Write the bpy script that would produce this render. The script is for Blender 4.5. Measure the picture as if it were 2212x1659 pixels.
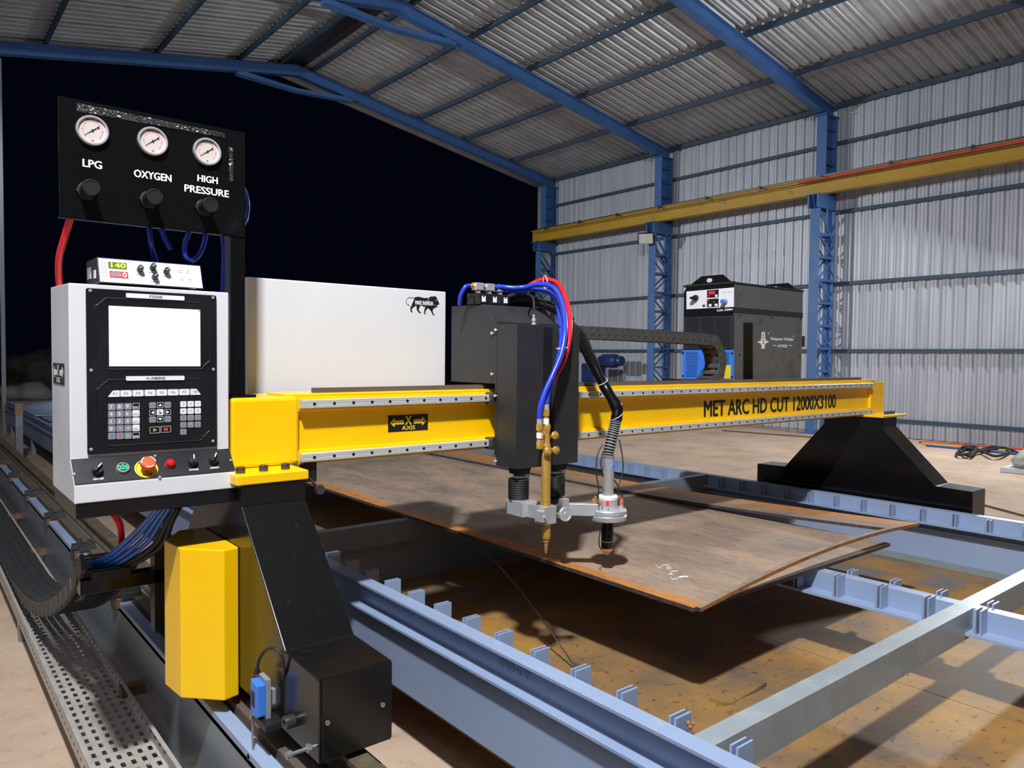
import bpy, bmesh, math, random
from mathutils import Vector, Matrix
random.seed(7)
S = bpy.context.scene
COL = S.collection
for o in list(bpy.data.objects): bpy.data.objects.remove(o)

# ------------------------------------------------------------------ camera
W, H = 2212.0, 1659.0
CX, CY = W/2, H/2
VPX, VPY = (3085.0, 791.0), (-215.0, 757.0)
F = math.sqrt(-((VPX[0]-CX)*(VPY[0]-CX)+(VPX[1]-CY)*(VPY[1]-CY)))
def _d(x, y): return Vector((x-CX, -(y-CY), -F))
_vx = _d(*VPX).normalized(); _vy = _d(*VPY).normalized(); _vz = _vx.cross(_vy)
R = Matrix((_vx, _vy, _vz))
EYE = Vector((0, 0, 1.5))
cam = bpy.data.cameras.new('camera'); cam.sensor_width = 36.0; cam.lens = F*36.0/W
cam.clip_start = 0.02; cam.clip_end = 400
cam_o = bpy.data.objects.new('camera', cam); COL.objects.link(cam_o)
cam_o.matrix_world = Matrix.Translation(EYE) @ R.to_4x4()
S.camera = cam_o

# ------------------------------------------------------------------ night sky, exposure
S.view_settings.view_transform = 'Standard'; S.view_settings.look = 'None'
S.view_settings.exposure = 0.0; S.view_settings.gamma = 1.0; S.view_settings.use_curve_mapping = False
wd = bpy.data.worlds.new('night_sky'); S.world = wd; wd.use_nodes = True
wd.node_tree.nodes['Background'].inputs[0].default_value = (0.10, 0.17, 0.55, 1)
wd.node_tree.nodes['Background'].inputs[1].default_value = 0.007

# ------------------------------------------------------------------ the shed's floodlights (their housings are built further down)
def area(name, loc, target, w, size=(0.34, 0.24), col=(0.93, 0.965, 1.0), spread=math.pi):
    l = bpy.data.lights.new(name, 'AREA'); l.shape = 'RECTANGLE'; l.size, l.size_y = size
    l.energy = w; l.color = col; l.spread = spread
    o = bpy.data.objects.new(name, l); COL.objects.link(o); o.location = loc
    o.rotation_euler = (Vector(target)-Vector(loc)).to_track_quat('-Z', 'Y').to_euler()
    return o
LAMPS = [  # (location, aim, watts)
    ((-0.68, -0.38, 6.15), (4.5, 4.5, 0.6), 650),
    ((14.00, 3.75, 4.62), (7.0, 5.6, 0.6), 400),
    ((-0.74, 16.20, 5.40), (14.0, 10.5, 0.2), 235),
]
for i, (l, t, w) in enumerate(LAMPS): area('floodlight_beam', l, t, w, spread=(math.pi, math.pi, 1.5)[i])

# ------------------------------------------------------------------ pixel -> place helpers (a pixel gives a direction, the plane gives the distance)
def ray(x, y): return R @ _d(x, y) / F
def onX(x, y, X): d = ray(x, y); return EYE + d*(X/d.x)
def onY(x, y, Y): d = ray(x, y); return EYE + d*(Y/d.y)
def onZ(x, y, Z): d = ray(x, y); return EYE + d*((Z-EYE.z)/d.z)
def onP(x, y, p, n): d = ray(x, y); return EYE + d*(((Vector(p)-EYE).dot(n))/d.dot(n))
def depth(p): return -(R.transposed() @ (Vector(p)-EYE)).z
def m(px, p): return px*depth(p)/F      # pixels -> metres at point p

# ------------------------------------------------------------------ mesh builder
def frame(d):
    d = Vector(d).normalized(); a = Vector((0, 0, 1)) if abs(d.z) < 0.9 else Vector((1, 0, 0))
    u = a.cross(d).normalized(); return u, d.cross(u), d
class MB:
    def __init__(s): s.v = []; s.f = []
    def add(s, vs, fs):
        n = len(s.v); s.v += [tuple(v) for v in vs]; s.f += [tuple(i+n for i in f) for f in fs]; return s
    def box(s, x0, x1, y0, y1, z0, z1):
        return s.add([(x0,y0,z0),(x1,y0,z0),(x1,y1,z0),(x0,y1,z0),(x0,y0,z1),(x1,y0,z1),(x1,y1,z1),(x0,y1,z1)],
                     [(3,2,1,0),(4,5,6,7),(0,1,5,4),(1,2,6,5),(2,3,7,6),(3,0,4,7)])
    def hexa(s, a, b):   # two quads (same winding) joined
        return s.add(list(a)+list(b), [(3,2,1,0),(4,5,6,7),(0,1,5,4),(1,2,6,5),(2,3,7,6),(3,0,4,7)])
    def prism(s, poly, ax, a, b):
        def P(p, t): return {'x': (t, p[0], p[1]), 'y': (p[0], t, p[1]), 'z': (p[0], p[1], t)}[ax]
        n = len(poly); vs = [P(p, a) for p in poly]+[P(p, b) for p in poly]
        return s.add(vs, [tuple(range(n-1, -1, -1)), tuple(range(n, 2*n))]+[(i, (i+1) % n, n+(i+1) % n, n+i) for i in range(n)])
    def oprism(s, poly, o, u, v, t):   # polygon in plane (o,u,v), thickness vector t
        o, u, v, t = map(Vector, (o, u, v, t)); n = len(poly)
        A = [o+u*p[0]+v*p[1] for p in poly]
        return s.add(A+[a+t for a in A], [tuple(range(n-1, -1, -1)), tuple(range(n, 2*n))]+[(i, (i+1) % n, n+(i+1) % n, n+i) for i in range(n)])
    def cyl(s, p0, p1, r, n=16, r2=None, cap=True):
        p0, p1 = Vector(p0), Vector(p1); r2 = r if r2 is None else r2; u, v, d = frame(p1-p0); vs = []
        for p, q in ((p0, r), (p1, r2)):
            vs += [p+(u*math.cos(2*math.pi*i/n)+v*math.sin(2*math.pi*i/n))*q for i in range(n)]
        fs = [(i, (i+1) % n, n+(i+1) % n, n+i) for i in range(n)]
        if cap: fs += [tuple(range(n-1, -1, -1)), tuple(range(n, 2*n))]
        return s.add(vs, fs)
    def lathe(s, prof, o, d, n=20):    # prof [(radius, distance)]
        o = Vector(o); u, v, d = frame(d); vs = []
        for r, h in prof: vs += [o+d*h+(u*math.cos(2*math.pi*i/n)+v*math.sin(2*math.pi*i/n))*max(r, 1e-5) for i in range(n)]
        fs = []
        for k in range(len(prof)-1): fs += [(k*n+i, k*n+(i+1) % n, (k+1)*n+(i+1) % n, (k+1)*n+i) for i in range(n)]
        m_ = (len(prof)-1)*n
        fs += [tuple(range(n-1, -1, -1)), tuple(range(m_, m_+n))]
        return s.add(vs, fs)
    def tube(s, pts, r, n=8, smooth=True, sub=6, closed=False):
        P = [Vector(p) for p in pts]
        if smooth and len(P) > 2: P = spline(P, sub)
        u, v, d = frame(P[1]-P[0]); vs = []; k = len(P)
        for i, p in enumerate(P):
            t = (P[min(i+1, k-1)]-P[max(i-1, 0)]).normalized()
            u = (u-t*u.dot(t)); u = u.normalized() if u.length > 1e-6 else frame(t)[0]; w = t.cross(u)
            rr = r(i/(k-1)) if callable(r) else r
            vs += [p+(u*math.cos(2*math.pi*j/n)+w*math.sin(2*math.pi*j/n))*rr for j in range(n)]
        fs = []
        for i in range(k-1): fs += [(i*n+j, i*n+(j+1) % n, (i+1)*n+(j+1) % n, (i+1)*n+j) for j in range(n)]
        fs += [tuple(range(n-1, -1, -1)), tuple(range((k-1)*n, k*n))]
        return s.add(vs, fs)
    def quad(s, a, b, c, d): return s.add([a, b, c, d], [(0, 1, 2, 3)])
def spline(P, sub=6):
    out = []
    for i in range(len(P)-1):
        a, b, c, d = P[max(i-1, 0)], P[i], P[i+1], P[min(i+2, len(P)-1)]
        for k in range(sub):
            t = k/sub
            out.append(0.5*((2*b)+(c-a)*t+(2*a-5*b+4*c-d)*t*t+(3*b-a-3*c+d)*t**3))
    out.append(P[-1]); return out
def rrect(x0, x1, y0, y1, r, n=5):
    out = []
    for cx, cy, a in ((x1-r, y0+r, -90), (x1-r, y1-r, 0), (x0+r, y1-r, 90), (x0+r, y0+r, 180)):
        for i in range(n+1):
            t = math.radians(a+90*i/n); out.append((cx+r*math.cos(t), cy+r*math.sin(t)))
    return out

def origin(o):
    return Matrix.Translation(o.location)
def link(o, parent=None):
    COL.objects.link(o)
    if parent is not None:
        o.parent = parent; o.matrix_parent_inverse = wmat(parent).inverted()
    return o
def wmat(o):
    L = Matrix.LocRotScale(o.location, o.rotation_euler, o.scale)
    return (wmat(o.parent) @ o.matrix_parent_inverse @ L) if o.parent else L
def mesh(name, mb, mat, smooth=None):
    me = bpy.data.meshes.new(name); me.from_pydata(mb.v, [], mb.f)
    bm = bmesh.new(); bm.from_mesh(me); bmesh.ops.recalc_face_normals(bm, faces=bm.faces); bm.to_mesh(me); bm.free()
    if mat: me.materials.append(mat)
    if smooth:
        me.polygons.foreach_set('use_smooth', [True]*len(me.polygons)); me.set_sharp_from_angle(angle=math.radians(smooth))
    return me
def obj(name, mb, mat, parent=None, smooth=None, bevel=0, kind=None, label=None):
    me = mesh(name, mb, mat, smooth)
    c = Vector((0, 0, 0))
    if parent is None or True:      # origin at the base centre of the piece
        xs = [v.co for v in me.vertices]
        c = Vector(((min(v.x for v in xs)+max(v.x for v in xs))/2, (min(v.y for v in xs)+max(v.y for v in xs))/2, min(v.z for v in xs)))
        me.transform(Matrix.Translation(-c))
    o = bpy.data.objects.new(name, me); o.location = c; link(o, parent)
    if bevel:
        b = o.modifiers.new('bevel', 'BEVEL'); b.width = bevel; b.segments = 2; b.limit_method = 'ANGLE'; b.angle_limit = math.radians(40)
    if kind: o['kind'] = kind
    if label: o['label'] = label
    return o
def inst(me, name, loc, parent=None, rot=(0, 0, 0), scale=(1, 1, 1)):
    o = bpy.data.objects.new(name, me); o.location = loc; o.rotation_euler = rot; o.scale = scale
    return link(o, parent)
def tag(o, label, cat, group=None):
    o['label'] = label; o['category'] = cat
    if group: o['group'] = group
    return o
def thing(name, label, cat, loc, group=None):
    o = bpy.data.objects.new(name, None); o.empty_display_size = 0.1; o.location = loc; COL.objects.link(o)
    return tag(o, label, cat, group)
def struct(o): o['kind'] = 'structure'; return o

# ------------------------------------------------------------------ materials
def nd(nt, t, **k):
    n = nt.nodes.new(t)
    for a, b in k.items():
        if a.startswith('i_'): n.inputs[int(a[2:])].default_value = b
        else: setattr(n, a, b)
    return n
def ramp(nt, fac, stops):
    r = nt.nodes.new('ShaderNodeValToRGB'); e = r.color_ramp.elements
    while len(e) < len(stops): e.new(0.5)
    for x, (p, c) in zip(e, stops): x.position = p; x.color = tuple(c)+(1,) if len(c) == 3 else c
    nt.links.new(fac, r.inputs[0]); return r
def base(name):
    mt = bpy.data.materials.new(name); mt.use_nodes = True; nt = mt.node_tree; return mt, nt, nt.nodes['Principled BSDF']
def noise(nt, scale=(1, 1, 1), s=5.0, det=4, rough=0.55, space='Object'):
    tc = nt.nodes.new('ShaderNodeNewGeometry') if space == 'World' else nt.nodes.new('ShaderNodeTexCoord')
    mp = nt.nodes.new('ShaderNodeMapping'); mp.inputs['Scale'].default_value = scale
    nt.links.new(tc.outputs['Position' if space == 'World' else 'Object'], mp.inputs[0])
    n = nt.nodes.new('ShaderNodeTexNoise'); n.inputs['Scale'].default_value = s; n.inputs['Detail'].default_value = det; n.inputs['Roughness'].default_value = rough
    nt.links.new(mp.outputs[0], n.inputs[0]); return n.outputs[0]
def bump(nt, b, fac, st=0.2, dist=0.002):
    n = nt.nodes.new('ShaderNodeBump'); n.inputs['Strength'].default_value = st; n.inputs['Distance'].default_value = dist
    nt.links.new(fac, n.inputs['Height']); nt.links.new(n.outputs[0], b.inputs['Normal'])
def paint(name, c, rough=0.4, metal=0.0, var=0.12, s=6.0, bmp=0.0, coat=0.0, scale=(1, 1, 1), emit=None, rvar=0.08):
    mt, nt, b = base(name)
    n = noise(nt, scale, s)
    lo = tuple(x*(1-var) for x in c); hi = tuple(min(1, x*(1+var)) for x in c)
    nt.links.new(ramp(nt, n, [(0.3, lo), (0.7, hi)]).outputs[0], b.inputs['Base Color'])
    mr = nd(nt, 'ShaderNodeMapRange'); mr.inputs[1].default_value = 0.3; mr.inputs[2].default_value = 0.7
    mr.inputs[3].default_value = max(0.02, rough-rvar); mr.inputs[4].default_value = min(1, rough+rvar)
    nt.links.new(n, mr.inputs[0]); nt.links.new(mr.outputs[0], b.inputs['Roughness'])
    b.inputs['Metallic'].default_value = metal; b.inputs['Coat Weight'].default_value = coat; b.inputs['Coat Roughness'].default_value = 0.08
    if bmp: bump(nt, b, noise(nt, scale, s*12, 3), bmp)
    return mt
def emit(name, c, st):
    mt, nt, b = base(name); b.inputs['Base Color'].default_value = (*[x*0.3 for x in c], 1); b.inputs['Roughness'].default_value = 0.3
    b.inputs['Emission Color'].default_value = (*c, 1); b.inputs['Emission Strength'].default_value = st; return mt
def worn(name, c, spots, rough=0.35, s=9.0, lo=0.62, hi=0.72, metal=0.0, bmp=0.15):   # paint with chipped / dusty spots
    mt, nt, b = base(name)
    n = noise(nt, (1, 1, 1), s, 8, 0.7); n2 = noise(nt, (1, 1, 1), s*0.35, 3)
    r = ramp(nt, n, [(lo, (0, 0, 0)), (hi, (1, 1, 1))])
    mx = nd(nt, 'ShaderNodeMix', data_type='RGBA'); mx.inputs[6].default_value = (*c, 1); mx.inputs[7].default_value = (*spots, 1)
    nt.links.new(r.outputs[0], mx.inputs[0])
    v = nd(nt, 'ShaderNodeMix', data_type='RGBA', blend_type='MULTIPLY'); v.inputs[0].default_value = 0.35
    nt.links.new(mx.outputs[2], v.inputs[6]); nt.links.new(ramp(nt, n2, [(0.3, (0.55, 0.55, 0.55)), (0.7, (1, 1, 1))]).outputs[0], v.inputs[7])
    nt.links.new(v.outputs[2], b.inputs['Base Color'])
    b.inputs['Roughness'].default_value = rough; b.inputs['Metallic'].default_value = metal
    if bmp: bump(nt, b, n, bmp, 0.001)
    return mt
M = {}
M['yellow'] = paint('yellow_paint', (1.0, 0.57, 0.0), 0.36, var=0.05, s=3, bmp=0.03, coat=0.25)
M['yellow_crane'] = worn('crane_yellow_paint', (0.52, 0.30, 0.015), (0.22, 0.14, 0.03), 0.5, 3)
M['black_gloss'] = worn('gloss_black_paint', (0.005, 0.005, 0.006), (0.018, 0.016, 0.015), 0.14, 7, 0.60, 0.85, bmp=0.02)
M['black_dusty'] = worn('dusty_black_paint', (0.006, 0.006, 0.0065), (0.040, 0.034, 0.030), 0.20, 26, 0.60, 0.82, bmp=0.05)
M['black'] = paint('black_plastic', (0.012, 0.012, 0.013), 0.4)
M['black_panel'] = paint('black_membrane', (0.007, 0.007, 0.010), 0.38, var=0.1, bmp=0.05)
M['rubber'] = paint('black_rubber', (0.016, 0.016, 0.017), 0.55, var=0.3, s=40, bmp=0.2)
M['charcoal'] = paint('charcoal_powder_coat', (0.024, 0.025, 0.028), 0.5, var=0.1, s=8, bmp=0.12)
M['welder_grey'] = worn('charcoal_welder_paint', (0.125, 0.127, 0.132), (0.03, 0.03, 0.032), 0.45, 5, 0.55, 0.8)
M['chain_dark'] = paint('worn_black_chain', (0.030, 0.030, 0.030), 0.5, var=0.5, s=90, bmp=0.3)
M['chain_grey'] = paint('dusty_chain_plastic', (0.060, 0.060, 0.060), 0.6, var=0.35, s=60, bmp=0.3)
M['white'] = paint('white_powder_coat', (0.70, 0.70, 0.73), 0.36, var=0.015, s=4, coat=0.1)
M['grey_white'] = paint('grey_white_paint', (0.62, 0.63, 0.66), 0.4, var=0.04)
M['panel_white'] = paint('printed_panel', (0.80, 0.80, 0.84), 0.35, var=0.02)
M['label_white'] = paint('white_print', (0.86, 0.86, 0.87), 0.5, var=0.02)
M['print_black'] = paint('black_print', (0.010, 0.010, 0.012), 0.45, var=0.05)
M['print_grey'] = paint('grey_print', (0.20, 0.20, 0.22), 0.5, var=0.05)
M['key_grey'] = paint('grey_key', (0.25, 0.26, 0.30), 0.45, var=0.03)
M['key_white'] = paint('white_key', (0.80, 0.80, 0.83), 0.4, var=0.02)
M['steel'] = paint('ground_steel', (0.60, 0.60, 0.60), 0.30, 0.25, var=0.08, s=30, scale=(0.2, 1, 1))
M['alu'] = paint('machined_aluminium', (0.58, 0.59, 0.60), 0.34, 0.45, var=0.08, s=20)
M['chrome'] = paint('chrome', (0.70, 0.70, 0.70), 0.16, 0.55, var=0.03)
M['stainless'] = paint('stainless_tube', (0.60, 0.59, 0.57), 0.22, 0.55, var=0.06, scale=(1, 1, 0.1), s=30)
M['mid_steel'] = paint('worn_bright_steel', (0.36, 0.35, 0.34), 0.3, 0.6, var=0.15, s=20)
M['dark_steel'] = paint('dark_steel', (0.10, 0.10, 0.10), 0.38, 0.7, var=0.2, s=20)
M['brass'] = paint('brass', (0.74, 0.44, 0.10), 0.26, 0.55, var=0.03, s=25, rvar=0.03)
M['copper'] = paint('copper_tip', (0.66, 0.30, 0.15), 0.35, 0.5, var=0.15, s=60)
M['blue_hose'] = paint('blue_rubber_hose', (0.02, 0.055, 0.62), 0.3, var=0.06, coat=0.3)
M['blue_pipe'] = paint('blue_pneumatic_pipe', (0.015, 0.04, 0.50), 0.22, var=0.06, coat=0.3)
M['blue_cable'] = paint('blue_pneumatic_cable', (0.02, 0.12, 0.55), 0.28, var=0.06, coat=0.3)
M['red_hose'] = paint('red_rubber_hose', (0.72, 0.012, 0.02), 0.28, var=0.06, coat=0.3)
M['green'] = paint('green_wire', (0.25, 0.6, 0.08), 0.4); M['orange'] = paint('orange_wire', (0.8, 0.22, 0.05), 0.4)
M['blue_plastic'] = paint('bright_blue_plastic', (0.05, 0.20, 0.72), 0.35, var=0.04)
M['estop_red'] = paint('red_button', (0.85, 0.10, 0.035), 0.35, var=0.03)
M['estop_yellow'] = paint('yellow_disc', (0.85, 0.62, 0.02), 0.4, var=0.03)
M['red_lens'] = paint('red_lens', (0.55, 0.01, 0.015), 0.12, var=0.03, coat=0.6)
M['screen'] = emit('lit_screen', (1, 1, 1), 1.15)
M['led_green'] = emit('green_digits', (0.55, 1.0, 0.05), 1.6)
M['led_mint'] = emit('mint_digits', (0.02, 1.0, 0.32), 1.5)
M['led_red'] = emit('red_digits', (1.0, 0.02, 0.04), 1.1)
M['led_rose'] = emit('rose_digits', (1.0, 0.55, 0.55), 1.5)
M['lamp_glass'] = emit('lit_floodlight_glass', (1.0, 0.98, 0.95), 25.0)
M['lamp_off'] = paint('unlit_floodlight_glass', (0.62, 0.62, 0.60), 0.25, var=0.05)
M['olive'] = paint('green_display', (0.10, 0.16, 0.03), 0.3); M['rose'] = paint('red_display', (0.55, 0.05, 0.07), 0.3)
M['dial'] = paint('gauge_dial', (0.60, 0.53, 0.51), 0.3, var=0.03); M['dial_red'] = paint('gauge_red_print', (0.65, 0.08, 0.06), 0.4)
M['tie'] = paint('white_cable_tie', (0.82, 0.82, 0.80), 0.4)
M['table'] = worn('blue_grey_table_paint', (0.31, 0.39, 0.565), (0.42, 0.43, 0.48), 0.38, 5, 0.58, 0.80, bmp=0.06)
M['cross_paint'] = worn('grey_green_cross_beam_paint', (0.30, 0.335, 0.355), (0.46, 0.48, 0.50), 0.36, 9, 0.52, 0.8, bmp=0.08)
M['skirt'] = worn('pale_green_grey_paint', (0.24, 0.29, 0.31), (0.30, 0.25, 0.16), 0.5, 9, 0.5, 0.8)
M['table_dirty'] = worn('grey_table_paint', (0.22, 0.245, 0.28), (0.27, 0.25, 0.22), 0.45, 6, 0.52, 0.75)
M['purlin'] = paint('slate_blue_paint', (0.035, 0.065, 0.105), 0.55, var=0.15, s=2)
M['shed_blue'] = paint('shed_blue_paint', (0.052, 0.145, 0.37), 0.5, var=0.15, s=2)
M['pump_blue'] = paint('dark_blue_enamel', (0.012, 0.035, 0.13), 0.35, var=0.2)
M['galv'] = worn('galvanised_tray', (0.52, 0.49, 0.45), (0.38, 0.34, 0.29), 0.42, 8, 0.45, 0.7, metal=0.1, bmp=0.05)
M['rail_rust'] = worn('worn_rail_steel', (0.16, 0.125, 0.075), (0.30, 0.24, 0.15), 0.38, 10, 0.42, 0.7, metal=0.4)
M['bar_rust'] = worn('brown_flat_bar', (0.15, 0.115, 0.095), (0.23, 0.12, 0.06), 0.5, 8, 0.5, 0.75, metal=0.2)
M['web_blue'] = worn('shiny_blue_grey_girder', (0.24, 0.28, 0.33), (0.31, 0.33, 0.35), 0.26, 4, 0.5, 0.8, metal=0.3)
M['red_line'] = paint('red_busbar', (0.62, 0.05, 0.05), 0.4); M['yellow_line'] = paint('yellow_pipe', (0.75, 0.5, 0.02), 0.4)
M['blue_line'] = paint('blue_pipe_line', (0.03, 0.12, 0.5), 0.4)
M['sack'] = paint('white_sacking', (0.45, 0.45, 0.42), 0.8, var=0.2, s=12, bmp=0.4)
M['rock'] = paint('grey_rubble', (0.13, 0.115, 0.10), 0.9, var=0.4, s=3, bmp=0.5)
M['timber'] = worn('weathered_post', (0.25, 0.16, 0.09), (0.15, 0.10, 0.06), 0.7, 12)
M['motor_brown'] = paint('brown_rust_bracket', (0.14, 0.075, 0.045), 0.7, var=0.4, s=25, bmp=0.3)
# galvalume sheeting
mt, nt, b = base('galvalume_sheet'); n = noise(nt, (1, 1, 0.15), 3, 5, space='World')
nt.links.new(ramp(nt, n, [(0.3, (0.40, 0.42, 0.47)), (0.7, (0.52, 0.54, 0.60))]).outputs[0], b.inputs['Base Color'])
b.inputs['Metallic'].default_value = 0.3; b.inputs['Roughness'].default_value = 0.5; M['sheet'] = mt
mt, nt, b = base('roof_sheet'); n = noise(nt, (1, 1, 1), 2, 5, space='World')
nt.links.new(ramp(nt, n, [(0.3, (0.36, 0.37, 0.39)), (0.7, (0.48, 0.49, 0.51))]).outputs[0], b.inputs['Base Color'])
b.inputs['Metallic'].default_value = 0.3; b.inputs['Roughness'].default_value = 0.48; M['roof'] = mt
# floor: dusty beige concrete / rammed ground
mt, nt, b = base('dusty_concrete'); n = noise(nt, (1, 1, 1), 1.3, 8, 0.65, space='World'); n2 = noise(nt, (1, 1, 1), 14, 6, 0.7, space='World')
r1 = ramp(nt, n, [(0.28, (0.38, 0.27, 0.185)), (0.5, (0.54, 0.39, 0.28)), (0.72, (0.64, 0.49, 0.36))])
r2 = ramp(nt, n2, [(0.30, (0.62, 0.60, 0.58)), (0.45, (1, 1, 1))])
mx = nd(nt, 'ShaderNodeMix', data_type='RGBA', blend_type='MULTIPLY'); mx.inputs[0].default_value = 0.7
nt.links.new(r1.outputs[0], mx.inputs[6]); nt.links.new(r2.outputs[0], mx.inputs[7]); nt.links.new(mx.outputs[2], b.inputs['Base Color'])
b.inputs['Roughness'].default_value = 0.85; bump(nt, b, n2, 0.35, 0.01); M['floor'] = mt
# rolled steel plate: mill scale, brown film, orange rust bands along the sheared edges (x = 2.2 and x = 3.75/4.05)
def plate_mat(name, edges, tone=1.0):
    mt, nt, b = base(name)
    n = noise(nt, (1.2, 0.5, 1), 3.0, 8, 0.7, space='World'); n2 = noise(nt, (6, 1.2, 1), 9, 5, 0.7, space='World'); n3 = noise(nt, (1, 1, 1), 1.1, 4, 0.6, space='World')
    c = ramp(nt, n, [(0.30, (0.13*tone, 0.11*tone, 0.098*tone)), (0.5, (0.27*tone, 0.196*tone, 0.145*tone)), (0.68, (0.40*tone, 0.268*tone, 0.18*tone))])
    sc = ramp(nt, n2, [(0.33, (0.55, 0.55, 0.56)), (0.48, (1, 1, 1)), (0.66, (1.0, 1.0, 1.0)), (0.8, (1.45, 1.4, 1.35))])
    mx = nd(nt, 'ShaderNodeMix', data_type='RGBA', blend_type='MULTIPLY'); mx.inputs[0].default_value = 0.8
    nt.links.new(c.outputs[0], mx.inputs[6]); nt.links.new(sc.outputs[0], mx.inputs[7]); out = mx.outputs[2]
    g = nt.nodes.new('ShaderNodeNewGeometry'); sx = nt.nodes.new('ShaderNodeSeparateXYZ'); nt.links.new(g.outputs['Position'], sx.inputs[0])
    for e, w, sg in edges:
        d = nd(nt, 'ShaderNodeMath', operation='SUBTRACT'); nt.links.new(sx.outputs[0], d.inputs[0]); d.inputs[1].default_value = e
        d2 = nd(nt, 'ShaderNodeMath', operation='ABSOLUTE'); nt.links.new(d.outputs[0], d2.inputs[0])
        wv = nd(nt, 'ShaderNodeMath', operation='MULTIPLY_ADD'); nt.links.new(n3, wv.inputs[0]); wv.inputs[1].default_value = -2.2*w; wv.inputs[2].default_value = 1.1*w
        d3 = nd(nt, 'ShaderNodeMath', operation='ADD'); nt.links.new(d2.outputs[0], d3.inputs[0]); nt.links.new(wv.outputs[0], d3.inputs[1])
        k = ramp(nt, d3.outputs[0], [(w*0.55, (1, 1, 1)), (w*1.15, (0, 0, 0))])
        o2 = nd(nt, 'ShaderNodeMix', data_type='RGBA'); nt.links.new(k.outputs[0], o2.inputs[0]); nt.links.new(out, o2.inputs[6])
        rr = ramp(nt, n2, [(0.35, (0.36, 0.135, 0.03)), (0.65, (0.60, 0.25, 0.06))]); nt.links.new(rr.outputs[0], o2.inputs[7]); out = o2.outputs[2]
    nt.links.new(out, b.inputs['Base Color']); b.inputs['Roughness'].default_value = 0.62; bump(nt, b, n2, 0.12, 0.001); return mt
M['plate'] = plate_mat('mill_scale_plate', [(2.19, 0.10, 1)], 1.18)
M['plate_top'] = plate_mat('rusty_remnant_plate', [(4.10, 0.26, -1)], 0.95)
M['rust_edge'] = worn('orange_rust_edge', (0.42, 0.17, 0.045), (0.22, 0.09, 0.04), 0.7, 30, 0.45, 0.7)
M['cut_edge'] = worn('flame_cut_edge', (0.07, 0.055, 0.055), (0.16, 0.10, 0.085), 0.5, 40, 0.45, 0.7, metal=0.3)
# slag tray floor
mt, nt, b = base('rusty_tray_floor'); n = noise(nt, (1, 1, 1), 2.0, 7, 0.62, space='World'); n2 = noise(nt, (1, 1.6, 1), 22, 5, 0.65, space='World'); n3 = noise(nt, (1, 1, 1), 1.4, 3, 0.5, space='World')
c = ramp(nt, n, [(0.28, (0.12, 0.10, 0.09)), (0.42, (0.24, 0.145, 0.068)), (0.55, (0.345, 0.185, 0.056)), (0.72, (0.48, 0.25, 0.046))])
sp = ramp(nt, n2, [(0.34, (0.25, 0.22, 0.22)), (0.41, (1, 1, 1))])
mx = nd(nt, 'ShaderNodeMix', data_type='RGBA', blend_type='MULTIPLY'); mx.inputs[0].default_value = 0.8
nt.links.new(c.outputs[0], mx.inputs[6]); nt.links.new(sp.outputs[0], mx.inputs[7])
gm = nd(nt, 'ShaderNodeMix', data_type='RGBA'); gm.inputs[7].default_value = (0.17, 0.165, 0.17, 1)
nt.links.new(ramp(nt, n3, [(0.60, (0, 0, 0)), (0.68, (1, 1, 1))]).outputs[0], gm.inputs[0]); nt.links.new(mx.outputs[2], gm.inputs[6])
nt.links.new(gm.outputs[2], b.inputs['Base Color']); b.inputs['Roughness'].default_value = 0.6; bump(nt, b, n2, 0.25, 0.002); M['tray_floor'] = mt

# ------------------------------------------------------------------ lettering (all strings turned to flat meshes in one pass)
STR = ['LPG', 'OXYGEN', 'HIGH', 'PRESSURE', 'MET ARC HD CUT 12000X3100', 'X', 'Y', 'AXIS', 'MAKE IN INDIA', 'Huayuan Welder', 'LGK-200H', '126', '140', '0', '225', '88',
       'F2300B', 'FL:方菱数控', 'Plasma Torch Height Controller', 'F1621', 'FL:', 'ON / OFF', 'UP / DOWN', 'PLASMA/OXY', 'STOP', 'EMERGENCY', '止於至善', 'AMBE', 'G', 'M', 'Z', 'F',
       'HOME', 'END', 'PgUp', 'PgDn', 'ESC', 'SPACE', 'BACK', 'DEL', 'ENTER', '.', '+', '-', '8', 'R'] + ['F%d' % i for i in range(1, 9)] + [str(i) for i in range(10)]
TXT = {}
_t = []
for s in dict.fromkeys(STR):
    for bold in (0, 1):
        cu = bpy.data.curves.new('t', 'FONT'); cu.body = s; cu.size = 1; cu.resolution_u = 3; cu.offset = 0.0
        o = bpy.data.objects.new('t', cu); COL.objects.link(o); _t.append((s, bold, o))
_dg = bpy.context.evaluated_depsgraph_get()
for s, bold, o in _t:
    me = o.evaluated_get(_dg).to_mesh()
    vs = [(v.co.x, v.co.y) for v in me.vertices]; fs = [tuple(p.vertices) for p in me.polygons]
    x0 = min(v[0] for v in vs); x1 = max(v[0] for v in vs); y0 = min(v[1] for v in vs); y1 = max(v[1] for v in vs)
    TXT[s, bold] = ([((x-x0)/(x1-x0), (y-y0)/max(1e-6, y1-y0)) for x, y in vs], fs)
    o.evaluated_get(_dg).to_mesh_clear()
for s, bold, o in _t:
    cu = o.data; bpy.data.objects.remove(o); bpy.data.curves.remove(cu)
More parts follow.
